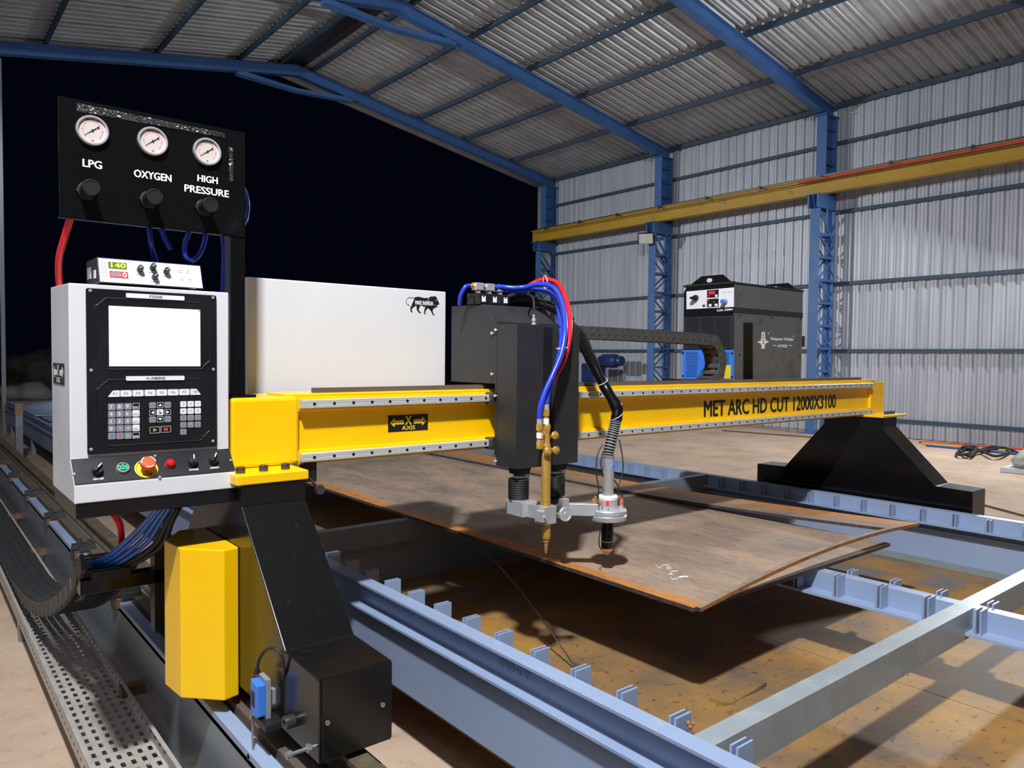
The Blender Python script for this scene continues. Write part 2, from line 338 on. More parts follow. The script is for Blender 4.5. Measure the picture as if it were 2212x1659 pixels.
def text(mb, s, o, u, v, bold=1):      # fill the parallelogram o,u,v with the string
    o, u, v = Vector(o), Vector(u), Vector(v); vs, fs = TXT[s, 0]
    e = 0.045*v.length*min(1.0, u.length/max(1e-6, v.length)/max(1, len(s))*1.6)
    U, V_ = u.normalized(), v.normalized(); N_ = u.cross(v).normalized(); N_ = N_ if N_.dot(EYE-o) > 0 else -N_
    for k, (a0, c0) in enumerate([(0, 0), (-1, 0), (1, 0), (0, -.6), (0, .6)] if bold else [(0, 0)]):
        mb.add([o+u*a+v*c+U*a0*e+V_*c0*e+N_*(0.00008*k) for a, c in vs], fs)
    return mb
# ================================================================== THE SHED
YA, YB_, YC = 7.90, 12.11, 16.34           # portal frames (the next ones stand at 3.70, -0.50, ...)
FRAMES = [-8.70, -4.50, -0.50, 3.70, YA, YB_, YC]
XWL, XWR, XRID, ZRID, K = -1.45, 14.945, 7.0, 8.10, 0.1736
def zroof(x): return ZRID-abs(x-XRID)*K
fl = MB(); fl.box(-30, 60, -14, 110, -0.3, 0.0)
struct(obj('floor', fl, M['floor']))

# right wall: trapezoidal sheets, each its own piece, on five girts
def sheet_profile(w, pitch, h):
    pts = [(0, 0)]; k = int(round(w/pitch))
    for i in range(k):
        c = (i+0.5)*pitch; pts += [(c-0.05, 0), (c-0.022, h), (c+0.022, h), (c+0.05, 0)]
        if i < k-1: pts += [((i+1)*pitch-0.012, 0), ((i+1)*pitch, h*0.25), ((i+1)*pitch+0.012, 0)]
    pts.append((w-0.006, 0)); pts.append((w-0.003, -0.012)); return pts
SW = 1.05
wr = struct(obj('wall_right', MB().box(XWR+0.045, XWR+0.06, -13, 17.2, 0, 6.62), M['sheet']))
mb = MB(); pr = sheet_profile(SW, 0.21, 0.032)
for (a, b_), (c, d) in zip(pr, pr[1:]): mb.quad((b_, a, 0.0), (d, c, 0.0), (d, c, 6.66), (b_, a, 6.66))
me = mesh('wall_sheet', mb, M['sheet'])
for i in range(18): inst(me, 'wall_sheet', (XWR, -2.3+i*SW, 0.02), wr)
for z in (0.34, 1.69, 3.06, 4.52, 5.92):
    obj('girt', MB().box(XWR-0.075, XWR, -2.4, 16.5, z-0.035, z+0.035), M['purlin'], wr)
# left wall behind / beside the camera
wl = struct(obj('wall_left', MB().box(XWL-0.06, XWL-0.045, -13, 17.2, 0, 6.58), M['sheet']))
for i in range(29): inst(me, 'wall_sheet', (XWL, -13+(i+1)*SW, 0.02), wl, rot=(0, 0, math.pi))
wb = struct(obj('wall_back', MB().box(XWL, XWR, -13.2, -13, 0, 8.0), M['sheet']))

# roof: corrugated sheets either side of the ridge, on purlins
ce = struct(obj('ceiling', MB().prism([(XWL-0.1, zroof(XWL-0.1)+0.06), (XRID, ZRID+0.06), (XWR+0.15, zroof(XWR+0.15)+0.06), (XWR+0.15, zroof(XWR+0.15)+0.08), (XRID, ZRID+0.08), (XWL-0.1, zroof(XWL-0.1)+0.08)], 'y', -13, 17.0), M['roof']))
RL = 8.15*math.sqrt(1+K*K); ang = math.atan(K)
mb = MB(); pr = sheet_profile(SW, 0.21, 0.050)
for (a, b_), (c, d) in zip(pr, pr[1:]): mb.quad((0, a, b_), (0, c, d), (RL, c, d), (RL, a, b_))
mer = mesh('roof_sheet', mb, M['roof'])
for i in range(29):
    y = -13+i*SW
    inst(mer, 'roof_sheet', (XRID, y, ZRID), ce, rot=(0, ang, 0))
    inst(mer, 'roof_sheet', (XRID, y+SW, ZRID), ce, rot=(0, ang, math.pi))
for x in (7.38, 8.73, 10.22, 11.66, 13.28, 14.88, 6.62, 5.72, 4.08, 2.16, 0.45, -1.35):
    z = zroof(x)
    obj('purlin', MB().box(x-0.03, x+0.03, -13, 16.6, z-0.105, z-0.012), M['purlin'], ce)
obj('ridge_flashing', MB().prism([(XRID-0.22, zroof(XRID-0.22)-0.004), (XRID, ZRID-0.004), (XRID+0.22, zroof(XRID+0.22)-0.004), (XRID+0.22, zroof(XRID+0.22)-0.012), (XRID, ZRID-0.012), (XRID-0.22, zroof(XRID-0.22)-0.012)], 'y', -13, 16.6), M['dark_steel'], ce)

# rafters: I sections with a collar tie under the ridge
def rafter(y, label):
    t = thing('roof_rafter', label, 'rafter', (XRID, y, ZRID-0.35), 'portal frame rafters')
    for sgn in (1, -1):
        xe = 14.88 if sgn > 0 else -1.38
        n = Vector((K*sgn, 0, 1)).normalized()
        def q(x, off): return (x-0*n.x, zroof(x)-off)
        for (o0, o1, hw) in ((0.115, 0.127, 0.085), (0.127, 0.325, 0.006), (0.325, 0.337, 0.085)):
            mb = MB(); mb.prism([(XRID, ZRID-o0), (xe, zroof(xe)-o0), (xe, zroof(xe)-o1), (XRID, ZRID-o1)], 'y', y-hw, y+hw)
            obj('web' if hw < 0.02 else 'flange', mb, M['shed_blue'], t)
    tie = MB(); tie.prism([(5.65, zroof(5.65)-0.30), (5.65, zroof(5.65)-0.40), (XRID, 7.40), (8.35, zroof(8.35)-0.40), (8.35, zroof(8.35)-0.30), (XRID, 7.47)], 'y', y-0.085, y+0.085)
    obj('collar_tie', tie, M['shed_blue'], t)
    return t
for y, lb in ((YC, 'blue steel roof rafter of the open end frame, against the night'), (YB_, 'blue steel roof rafter above the column that carries the unlit floodlight'),
              (YA, 'blue steel roof rafter above the column behind the plasma power source'), (3.70, 'blue steel roof rafter over the lit floodlight of the sheeted wall')):
    rafter(y, lb)

# columns: laced lower stanchion, bracket for the crane beam, single upper stanchion
def column(y, label, mirror=False, full=True):
    X = (lambda x: x) if not mirror else (lambda x: (XWR+XWL)-x)
    t = thing('steel_column', label, 'column', (X(14.6), y, 0), 'laced wall columns')
    def bx(name, x0, x1, y0, y1, z0, z1):
        a, c = sorted((X(x0), X(x1))); return obj(name, MB().box(a, c, y0, y1, z0, z1), M['shed_blue'], t)
    w = 0.105; ZL = 4.55
    bx('inner_chord', 14.275, 14.29, y-w, y+w, 0.0, ZL); bx('chord_web', 14.29, 14.37, y-0.006, y+0.006, 0.0, ZL)
    bx('outer_chord', 14.86, 14.875, y-w, y+w, 0.0, ZL); bx('chord_web', 14.78, 14.86, y-0.006, y+0.006, 0.0, ZL)
    bx('base_plate', 14.2, 14.9, y-0.2, y+0.2, 0.0, 0.02)
    if full:
        k = 0; z = 0.35
        while z < ZL-0.7:
            for yy in (y-w+0.006, y+w-0.016):
                a, c = (14.30, 14.86) if k % 2 == 0 else (14.86, 14.30)
                mb = MB(); mb.prism([(X(a), z), (X(a), z+0.05), (X(c), z+0.47), (X(c), z+0.42)], 'y', yy, yy+0.01); obj('lacing_bar', mb, M['shed_blue'], t)
            z2 = z+0.44
            for yy in (y-w+0.004, y+w-0.018): bx('batten', 14.29, 14.86, yy, yy+0.014, z2, z2+0.05)
            z += 0.46; k += 1
    for yy in (y-w, y+w-0.012):       # head: knee brace and cap channel
        mb = MB(); mb.prism([(X(14.30), ZL-0.12), (X(14.30), ZL-0.02), (X(14.86), ZL-0.62), (X(14.86), ZL-0.72)], 'y', yy, yy+0.012); obj('knee_brace', mb, M['shed_blue'], t)
        bx('cap_channel', 14.18, 14.88, yy-0.01, yy+0.022, ZL, ZL+0.25)
    bx('cap_plate', 14.16, 14.90, y-w-0.03, y+w+0.03, ZL+0.25, ZL+0.27)
    mb = MB(); mb.prism([(X(14.275), ZL-0.05), (X(14.16), ZL+0.25), (X(14.275), ZL+0.25)], 'y', y-0.008, y+0.008); obj('gusset', mb, M['shed_blue'], t)
    zt = 6.42; bx('upper_flange', 14.46, 14.475, y-w, y+w, ZL+0.27, zt); bx('upper_flange', 14.86, 14.875, y-w, y+w, ZL+0.27, zt); bx('upper_web', 14.475, 14.86, y-0.006, y+0.006, ZL+0.27, zt)
    for z in (5.1, 5.45, 5.8, 6.15):
        for yy in (y-w+0.004, y+0.006): bx('stiffener', 14.475, 14.86, yy, yy+w-0.01, z, z+0.012)
    bx('top_plate', 14.38, 14.90, y-w-0.03, y+w+0.03, zt, zt+0.02)
    return t
column(YC, 'blue laced steel column at the open end of the sheeted wall')
column(YB_, 'blue laced steel column carrying an unlit floodlight')
column(YA, 'blue laced steel column behind the plasma power source')
column(3.70, 'blue laced steel column carrying the lit floodlight')
column(-0.50, 'blue steel column of the wall behind the operator side', True, False)
column(YC, 'blue steel column of the operator side wall at the open end', True, False)

# crane runway beam along the right wall, with rail clips and red busbar
cb = thing('crane_beam', 'long yellow crane runway beam resting on the wall columns', 'crane beam', (14.35, 8, 4.82))
Y0, Y1 = -3.0, 16.62
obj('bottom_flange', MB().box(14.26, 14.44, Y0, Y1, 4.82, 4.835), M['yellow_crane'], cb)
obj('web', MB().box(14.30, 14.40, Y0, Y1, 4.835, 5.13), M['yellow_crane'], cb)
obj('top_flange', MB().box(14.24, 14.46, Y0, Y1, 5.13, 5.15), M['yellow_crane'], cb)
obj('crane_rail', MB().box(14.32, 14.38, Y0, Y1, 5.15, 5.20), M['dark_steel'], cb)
cl = mesh('busbar_bracket', MB().box(-0.11, 0.0, -0.02, 0.02, -0.02, 0.02).box(-0.11, -0.09, -0.03, 0.03, -0.05, 0.04), M['dark_steel'])
for i in range(14): inst(cl, 'busbar_bracket', (14.25, 15.9-i*1.36, 5.135), cb)
for z in (5.07, 5.105): obj('busbar', MB().tube([(14.15, 8.2, z), (14.15, Y0, z)], 0.011, 6, False), M['red_line'], cb)
obj('busbar', MB().tube([(14.16, Y1-0.2, 5.05), (14.16, Y0, 5.05)], 0.010, 6, False), M['dark_steel'], cb)

# floodlights (the lit ones hold the beams set at the top)
def floodlight(loc, aim, lit, label):
    t = thing('floodlight', label, 'floodlight', loc, 'wall floodlights')
    d = (Vector(aim)-Vector(loc)).normalized(); u, v, _ = frame(d); loc = Vector(loc)
    hw, hh = 0.19, 0.14
    A = [loc+u*(-hw)+v*(-hh), loc+u*hw+v*(-hh), loc+u*hw+v*hh, loc+u*(-hw)+v*hh]
    back = [p-d*0.07 for p in A]; front = [p-d*0.012 for p in A]
    obj('housing', MB().hexa(back, front), M['black'], t, bevel=0.006)
    s = 0.88; B = [loc+(p-loc)*s-d*0.010 for p in A]; B2 = [p+d*0.004 for p in B]
    obj('lens', MB().hexa(B, B2), M['lamp_glass'] if lit else M['lamp_off'], t)
    obj('bracket', MB().tube([loc-u*hw*1.04-d*0.04, loc-u*hw*1.04-d*0.16, loc+u*hw*1.04-d*0.16, loc+u*hw*1.04-d*0.04], 0.010, 6, False), M['dark_steel'], t)
    for k in range(5): obj('fin', MB().hexa([q-d*0.085+v*(0.05*k) for q in (A[0]+u*.03, A[1]-u*.03, A[1]-u*.03+v*.012, A[0]+u*.03+v*.012)], [q-d*0.07+v*(0.05*k) for q in (A[0]+u*.03, A[1]-u*.03, A[1]-u*.03+v*.012, A[0]+u*.03+v*.012)]), M['black'], t)
    return t
LB = ['lit floodlight high on the operator side wall beside the gantry', 'lit floodlight on the sheeted wall under the crane beam', 'lit floodlight on the operator side wall near the open end']
for (l, t_, w), lb in zip(LAMPS, LB):
    d = (Vector(t_)-Vector(l)).normalized(); floodlight(Vector(l)-d*0.012, Vector(t_), True, lb)
floodlight(onX(1395, 516, 14.0), (8.0, 8.0, 0.5), False, 'unlit floodlight with pale glass on a blue column under the crane beam')

# gable post at the open end and rubble far outside
p = onY(3, 500, 16.4)
tag(obj('gable_post', MB().box(p.x-0.03, p.x+0.035, 16.37, 16.43, 0, 6.75), M['table_dirty']), 'thin grey post standing at the open end of the shed', 'post')
def blob(name, c, r, mat, seed, sub=2):
    bm = bmesh.new(); bmesh.ops.create_icosphere(bm, subdivisions=sub, radius=1); rr = random.Random(seed)
    ph = [rr.uniform(0, 6) for _ in range(6)]
    for v in bm.verts:
        k = 1+0.22*math.sin(3*v.co.x+ph[0])*math.cos(2.5*v.co.y+ph[1])+0.16*math.sin(5*v.co.z+ph[2]+2*v.co.x)+rr.uniform(-.05, .05)
        v.co = Vector((v.co.x*r[0], v.co.y*r[1], v.co.z*r[2]))*k
    z0 = min(v.co.z for v in bm.verts)*0.55
    for v in bm.verts: v.co.z = max(v.co.z, z0)
    me = bpy.data.meshes.new(name); bm.to_mesh(me); bm.free(); me.materials.append(mat)
    me.polygons.foreach_set('use_smooth', [True]*len(me.polygons))
    o = bpy.data.objects.new(name, me); o.location = (c[0], c[1], c[2]-z0); COL.objects.link(o); return o
for i, (x, y, r) in enumerate([(0.6, 31, (1.6, 1.2, 1.2)), (4.4, 33, (1.8, 1.3, 1.0)), (9.5, 36, (2.6, 1.5, 1.3))]):
    tag(blob('rubble_heap', (x, y, 0), r, M['rock'], 40+i, 3), ['low heap of dark rubble outside, beside the thin grey post', 'low heap of dark rubble outside, behind the pale sacks', 'widest heap of dark rubble outside the open end'][i], 'rubble heap')
for i, (x, y, r) in enumerate([(3.0, 28.0, (0.7, 0.45, 0.40)), (4.7, 28.9, (0.6, 0.45, 0.5))]):
    tag(blob('white_sack', (x, y, 0), r, M['sack'], 60+i), ['long low pale sack lying outside the open end', 'upright plump pale sack outside the open end'][i], 'sack')
dr = MB(); dr.lathe([(0.27, 0), (0.28, 0.02), (0.28, 0.28), (0.29, 0.3), (0.28, 0.32), (0.28, 0.58), (0.29, 0.6), (0.28, 0.62), (0.28, 0.86), (0.29, 0.88), (0.26, 0.88), (0.26, 0.86)], (4.3, 39.0, 0), (0, 0, 1), 24)
tag(obj('steel_drum', dr, M['pump_blue'], smooth=40), 'dark blue drum standing outside beyond the rubble', 'drum')

# small motor pump by the right wall
mp = thing('motor_pump', 'dark blue motor pump on legs by the sheeted wall', 'pump', (14.15, 13.6, 0))
obj('pedestal', MB().box(13.95, 14.45, 13.3, 14.3, 0, 0.06).box(13.98, 14.06, 13.35, 14.25, 0.06, 0.85).box(14.34, 14.42, 13.35, 14.25, 0.06, 0.85), M['pump_blue'], mp)
obj('gearbox', MB().box(14.0, 14.4, 13.7, 14.25, 0.85, 1.35), M['pump_blue'], mp, bevel=0.05)
obj('motor', MB().lathe([(0.0, 0), (0.12, 0.01), (0.17, 0.05), (0.18, 0.08), (0.18, 0.5), (0.14, 0.55), (0.14, 0.6)], (14.2, 13.1, 1.42), (0, 1, 0), 20), M['pump_blue'], mp, smooth=40)
obj('fan_cowl', MB().lathe([(0.0, 0), (0.11, 0.0), (0.13, 0.03), (0.13, 0.14), (0.11, 0.16)], (14.2, 12.95, 1.42), (0, 1, 0), 20), M['pump_blue'], mp, smooth=40)
# ================================================================== CUTTING TABLE
ZT = 0.583
YN, YF = -0.9, 16.2
tb = thing('cutting_table', 'long blue-grey welded steel cutting table with slat brackets and cross beams', 'cutting table', (3.2, 5, 0))
def tpart(name, boxes, mat='table', parent=None, **k):
    mb = MB()
    for b_ in boxes: mb.box(*b_)
    return obj(name, mb, M[mat], parent or tb, **k)
near = tpart('side_channel', [(1.475, 1.483, YN, YF, 0.477, ZT), (1.424, 1.475, YN, YF, ZT-0.009, ZT), (1.424, 1.475, YN, YF, 0.470, 0.479)])
tpart('side_plate', [(1.452, 1.460, YN, YF, 0.232, 0.470)])
far = tpart('side_channel', [(4.935, 4.943, YN, YF, 0.505, ZT), (4.943, 4.99, YN, YF, ZT-0.009, ZT), (4.87, 4.943, YN, YF, 0.495, 0.505)])
tpart('side_plate', [(4.948, 4.958, YN, YF, 0.226, 0.495)])
tpart('side_plate_skirt', [(4.9465, 4.948, YN, YF, 0.226, 0.268)], 'skirt')
tpart('side_plate_ledge', [(4.925, 4.948, YN, YF, 0.448, 0.458)])
mid = tpart('middle_channel', [(3.078, 3.086, YN, 3.575, 0.505, ZT), (3.086, 3.135, YN, 3.575, ZT-0.009, ZT), (3.005, 3.20, YN, 3.575, 0.495, 0.505)])
# rolled-in lettering on the web of the near channel (upside down, as the bar was welded)
a = onX(1148, 1459, 1.4745); c = onX(1078, 1423, 1.4745)
mb = MB(); text(mb, 'AMBE', (1.4742, a.y, 0.545), (0, c.y-a.y, 0), (0, 0, -0.033), 0)
obj('rolled_lettering', mb, M['table_dirty'], near)
# slat brackets: pairs of small plates, each pair one piece
def brk(w, h): return MB().box(0, w, -0.0115, -0.0055, 0, h).box(0, w, 0.0055, 0.0115, 0, h)
bn = mesh('slat_bracket', brk(0.062, 0.105), M['table'])
bf = mesh('slat_bracket', brk(0.055, 0.074), M['table'])
bm_ = mesh('slat_bracket', brk(0.062, 0.092), M['table'])
P_ = 0.1785
for i in range(-14, 50):
    y = 1.166+P_*i-P_*0
    if YN < y < 11: inst(bn, 'slat_bracket', (1.4825, y, 0.497), near)
for i in range(-12, 60):
    y = 1.586+0.1845*i
    if YN < y < 12 and abs(y-1.07) > .05: inst(bf, 'slat_bracket', (4.88, y, 0.504), far)
for i in range(-9, 12):
    y = 1.36+P_*i
    if YN < y < 3.5 and abs(y-1.07) > .05:
        inst(bm_, 'slat_bracket', (3.016, y, 0.504), mid); inst(bm_, 'slat_bracket', (3.137, y, 0.504), mid)
# cross beams (channels, web towards the operator end)
def cross(y, x0, x1, mat='cross_paint', h=0.105, deep=None):
    bs = [(x0, x1, y, y+0.007, ZT-h, ZT), (x0, x1, y+0.007, y+0.062, ZT-0.009, ZT), (x0, x1, y+0.007, y+0.062, ZT-h, ZT-h+0.008)]
    o = tpart('cross_beam', bs, mat)
    if deep: tpart('cross_plate', [(x0, x1, y+0.02, y+0.03, deep, ZT-h)], mat)
cross(1.040, 1.483, 3.078); cross(1.040, 3.135, 4.935)
for y in (3.578, 6.12, 8.66, 11.2, 13.7): cross(y, 1.483, 4.935, 'table_dirty', 0.12, 0.24)
for x in (1.452, 4.90):
    for y in (-0.5, 2.6, 5.2, 7.8, 10.4, 12.8, 15.4): tpart('leg', [(x, x+0.06, y, y+0.06, 0, 0.215), (x, x+0.008, y, y+0.06, 0.215, 0.232)], 'table_dirty')
# slag tray under it: rusty sheets with open seams
st = thing('slag_tray', 'rusty orange-brown sheet metal tray floor beneath the cutting table', 'slag tray', (3.2, 5, 0))
for x0, x1 in ((1.462, 3.047), (3.052, 4.947)):
    y = YN
    for y1 in (0.62, 3.1, 5.6, 8.1, 10.6, 13.1):
        obj('tray_sheet', MB().box(x0, x1, y+0.002, y1-0.002, 0.216, 0.225), M['tray_floor'], st); y = y1
for x in (1.7, 3.2, 4.7):
    for y in (-0.5, 2, 4.5, 7, 9.5, 12): obj('tray_leg', MB().box(x, x+0.05, y, y+0.05, 0, 0.216), M['table_dirty'], st)
def flake(pts, lift, lo):
    P = [onZ(1380+x/7.373, 1440+y/7.373, 0.2255) for x, y in pts]; n = len(P); cen = sum(P, Vector())/n
    top = [p+Vector((0, 0, 0.003+(lift if i in lo else 0))) for i, p in enumerate(P)]
    mb = MB(); mb.add(top+[cen+Vector((0, 0, 0.004+lift*0.4))], [(i, (i+1) % n, n) for i in range(n)])
    mb.add(P, [tuple(range(n))]); mb.add(P+top, [(i, (i+1) % n, n+(i+1) % n, n+i) for i in range(n)]); return mb
f1 = flake([(1115, 545), (1330, 630), (1500, 600), (1640, 500), (1860, 420), (2030, 310), (1990, 210), (1860, 200), (1700, 300), (1560, 390), (1330, 490)], 0.012, (0, 1, 4, 5))
tag(obj('rust_flake', f1, M['tray_floor'], smooth=60), 'long curled grey flake of scale on the rusty tray floor', 'scale flake')
f2 = flake([(-1030, -20), (-800, 70), (-640, 90), (-560, 60), (-700, -70), (-900, -160), (-1000, -180), (-1050, -110)], 0.010, (0, 1, 2))
tag(obj('rust_flake', f2, M['tray_floor'], smooth=60), 'grey flake of scale lifting beside the foot of the thin wire', 'scale flake')
og = onZ(1500, 1583, ZT)
sl = MB(); 
for q, r_ in (((0, 0, 0), .006), ((.008, .012, .002), .007), ((.018, .006, .001), .005)): sl.lathe([(0, -r_), (r_*.7, -r_*.7), (r_, 0), (r_*.7, r_*.7), (0, r_)], (1.505+q[0], 1.128+q[1], 0.5835+r_+q[2]-.004), (0, 0, 1), 10)
tag(obj('slag_bead', sl, M['rust_edge'], smooth=60), 'small orange slag bead at the corner of the front cross beam', 'slag bead')

# ------------------------------------------------------------------ steel plates on the table
def edges(o, mat):
    o.data.materials.append(mat)
    for p in o.data.polygons:
        if abs(p.normal.z) < 0.5: p.material_index = 1
pl = tag(obj('steel_plate', MB().box(2.205, 3.768, 1.648, 7.7, 0.584, 0.600), M['plate']), 'large flat brown steel plate lying on the cutting table', 'steel plate'); edges(pl, M['cut_edge'])
Zr = [(2.226, .603), (2.50, .630), (2.726, .651), (2.99, .676), (3.289, .692), (3.63, .692), (3.80, .686), (4.02, .668)]
def zr(x):
    d = x-2.226; return 0.603+0.1384*d-0.05696*d*d
def zs(x, y):
    t = max(0.0, min(1.0, (3.5-y)/1.87)); return 0.6165+(zr(x)-0.6165)*t**1.7
mb = MB(); TH = 0.015
ys = [1.625, 1.66, 1.69, 1.8, 2.0, 2.2, 2.5, 2.8, 3.1, 3.5, 5, 7.7]; xs = [3.72, 3.82, 3.92, 4.04]
def grid(xs, ys, zf, TH):
    nx, ny = len(xs), len(ys); V = [(x, y, zf(x, y)) for y in ys for x in xs]; V2 = [(x, y, z-TH) for x, y, z in V]; N = nx*ny; f = []
    for j in range(ny-1):
        for i in range(nx-1):
            a = j*nx+i; f += [(a, a+1, a+nx+1, a+nx), (N+a, N+a+nx, N+a+nx+1, N+a+1)]
    ring = [i for i in range(nx)]+[j*nx+nx-1 for j in range(1, ny)]+[(ny-1)*nx+i for i in range(nx-2, -1, -1)]+[j*nx for j in range(ny-2, 0, -1)]
    for a, b_ in zip(ring, ring[1:]+ring[:1]): f.append((a, N+a, N+b_, b_))
    return V+V2, f
mb.add(*grid(xs, ys, zs, TH))
xs2 = [2.215+(3.72-2.215)*i/14 for i in range(15)]
mb.add(*grid(xs2, [1.625, 1.6465], lambda x, y: zr(max(x, 2.23))+0.0, TH))
rp = tag(obj('steel_plate', mb, M['plate_top']), 'bowed remnant strip of steel plate with an orange edge lifting off the flat plate', 'steel plate'); edges(rp, M['cut_edge'])
rp.data.materials.append(M['rust_edge'])
for p in rp.data.polygons:
    if p.normal.y < -0.5: p.material_index = 2
# chalk scribble on the flat plate
def zc(x, y): return onZ(1220+x/5.53, 960+y/5.53, 0.6012)
ck = MB()
for s in ([(1085, 1440), (1130, 1472), (1180, 1440), (1245, 1442)], [(1240, 1492), (1212, 1478), (1240, 1464), (1265, 1478), (1240, 1492)], [(1262, 1516), (1350, 1511)], [(1255, 1535), (1290, 1548), (1240, 1550)],
          [(1265, 1582), (1285, 1608), (1330, 1604), (1390, 1582), (1470, 1583), (1440, 1572), (1370, 1578), (1400, 1592)]):
    ck.tube([zc(*p) for p in s], 0.0016, 5)
obj('chalk_mark', ck, M['label_white'], pl, label='white chalk scribble', kind='stuff')
wi = MB(); wi.tube([onX(930, 1131, 2.2), onX(1010, 1165, 2.19), onX(1060, 1205, 2.18), onX(1120, 1270, 2.16), onX(1180, 1350, 2.135), onX(1246, 1450, 2.11)+Vector((0, 0, 0.006))], 0.0035, 6)
tag(obj('bent_wire', wi, M['dark_steel'], smooth=60), 'thin bent steel wire arching from the plate down to the rusty tray', 'wire')
# blue-grey sheets stored on the far end of the table
for i, (y0, y1, z, x0, x1) in enumerate([(9.2, 12.2, 0.587, 1.50, 4.6), (12.3, 16.0, 0.60, 1.44, 4.6)]):
    tag(obj('painted_sheet', MB().box(x0, x1, y0, y1, z, z+0.012), M['table']), ['pale blue-grey sheet on the table beyond the control console', 'pale blue-grey sheet at the far end of the cutting table'][i], 'metal sheet')

# ================================================================== RUNWAY RAIL (operator side) and its clamps
rw = thing('runway_rail', 'operator side runway girder with worn brown rail and clamps under the gantry', 'runway rail', (0.84, 5, 0))
obj('girder', MB().box(0.735, 0.747, YN, 14, 0.03, 0.37).box(0.735, 0.99, YN, 14, 0.355, 0.372).box(0.70, 0.99, YN, 14, 0.0, 0.03).box(0.86, 0.872, YN, 14, 0.03, 0.355), M['web_blue'], rw)
obj('flat_bar', MB().box(0.794, 0.844, YN, 14, 0.374, 0.405), M['bar_rust'], rw)
obj('rail', MB().prism([(0.878, 0.372), (0.878, 0.39), (0.892, 0.40), (0.892, 0.43), (0.880, 0.440), (0.880, 0.455), (0.936, 0.455), (0.936, 0.440), (0.924, 0.43), (0.924, 0.40), (0.938, 0.39), (0.938, 0.372)], 'y', YN, 14), M['rail_rust'], rw)
obj('timber_packing', MB().box(0.945, 0.99, YN, 14, 0.372, 0.40), M['bar_rust'], rw)
ycl = [1.63, 2.66, 3.69, 4.715, 5.735, 6.75, 7.85, 8.85, 9.85, 10.85]
for a, b_ in zip([YN]+ycl, ycl+[14]):
    obj('packing_strip', MB().box(0.734, 0.778, a+0.06, b_-0.06, 0.372, 0.392), M['table'], rw)
cm = MB().box(-0.055, 0.055, -0.03, 0.03, 0.012, 0.035).box(-0.03, 0.05, -0.055, -0.015, 0.0, 0.026).cyl((-0.02, 0, 0.03), (-0.02, 0, 0.06), 0.016, 6).cyl((0.03, 0.005, 0.03), (0.03, 0.005, 0.05), 0.013, 6).box(-0.06, -0.01, -0.02, 0.02, -0.05, 0.012)
cme = mesh('rail_clamp', cm, M['dark_steel'])
cb2 = mesh('clamp_base', MB().box(-0.045, 0.03, -0.045, 0.045, -0.03, 0.012), M['motor_brown'])
for i, y in enumerate(ycl):
    k = inst(cme, 'rail_clamp', (0.775, y, 0.40), rw); inst(cb2, 'clamp_base', (0.77, y-0.005, 0.392), rw)
for y in (1.2, 3.19, 5.80, 7.19, 9.2, 11.2):
    obj('tray_bracket', MB().box(0.65, 0.735, y, y+0.05, 0.145, 0.185), M['motor_brown'], rw)
# rail on the far side, mostly behind the table
rr_ = thing('runway_rail', 'far side runway girder and rail behind the cutting table', 'runway rail', (5.16, 5, 0))
obj('girder', MB().box(5.05, 5.30, YN, 14, 0.35, 0.372).box(5.16, 5.175, YN, 14, 0.03, 0.35).box(5.05, 5.30, YN, 14, 0, 0.03), M['web_blue'], rr_)
obj('rail', MB().box(5.135, 5.195, YN, 14, 0.372, 0.455), M['rail_rust'], rr_)

# ================================================================== PERFORATED CABLE TRAY
ct = thing('cable_tray', 'galvanised perforated cable tray running along the floor beside the rail', 'cable tray', (0.56, 5, 0))
TX0, TX1, TZ0, TZ1 = 0.443, 0.672, 0.120, 0.186
def perforated(mb, o, u, v, nu, nv, hu, hv):     # cells u x v with an eight-sided slot each
    o, u, v = Vector(o), Vector(u), Vector(v)
    for i in range(nu):
        for j in range(nv):
            c = o+u*(i+.5)+v*(j+.5); a, b_ = u*hu, v*hv
            H_ = [c+a*.5-b_*.4, c+a*.5+b_*.4, c+a*.38+b_*.5, c-a*.38+b_*.5, c-a*.5+b_*.4, c-a*.5-b_*.4, c-a*.38-b_*.5, c+a*.38-b_*.5]
            O = [c+u*.5-v*.3, c+u*.5+v*.3, c+u*.5+v*.5, c-u*.5+v*.5, c-u*.5+v*.3, c-u*.5-v*.3, c-u*.5-v*.5, c+u*.5-v*.5]
            O[2] = c+u*.5+v*.5; mb.add(H_+O, [(k, (k+1) % 8, 8+(k+1) % 8, 8+k) for k in range(8)])
mb = MB(); perforated(mb, (TX0, 1.2, TZ0), (0.0327, 0, 0), (0, 0.062, 0), 7, 130, 0.44, 0.52)
mb.box(TX0, TX1, 9.27, 14, TZ0-0.001, TZ0)
obj('tray_base', mb, M['galv'], ct)
for x, nm in ((TX0, 1), (TX1, -1)):
    mb = MB(); mb.quad((x, 1.2, TZ0), (x, 14, TZ0), (x, 14, TZ0+0.016), (x, 1.2, TZ0+0.016)); perforated(mb, (x, 1.2, TZ0+0.016), (0, 0.062, 0), (0, 0, 0.03), 206, 1, 0.36, 0.30); mb.quad((x, 1.2, TZ0+0.046), (x, 14, TZ0+0.046), (x, 14, TZ1), (x, 1.2, TZ1))
    obj('tray_side', mb, M['galv'], ct)
    obj('tray_lip', MB().box(min(x, x+0.013*nm), max(x, x+0.013*nm), 1.2, 14, TZ1-0.002, TZ1), M['galv'], ct)
for y in (1.9, 4.55, 7.2, 9.9, 12.6):
    obj('tray_foot', MB().box(0.45, 0.66, y, y+0.05, 0, 0.118), M['web_blue'], ct)
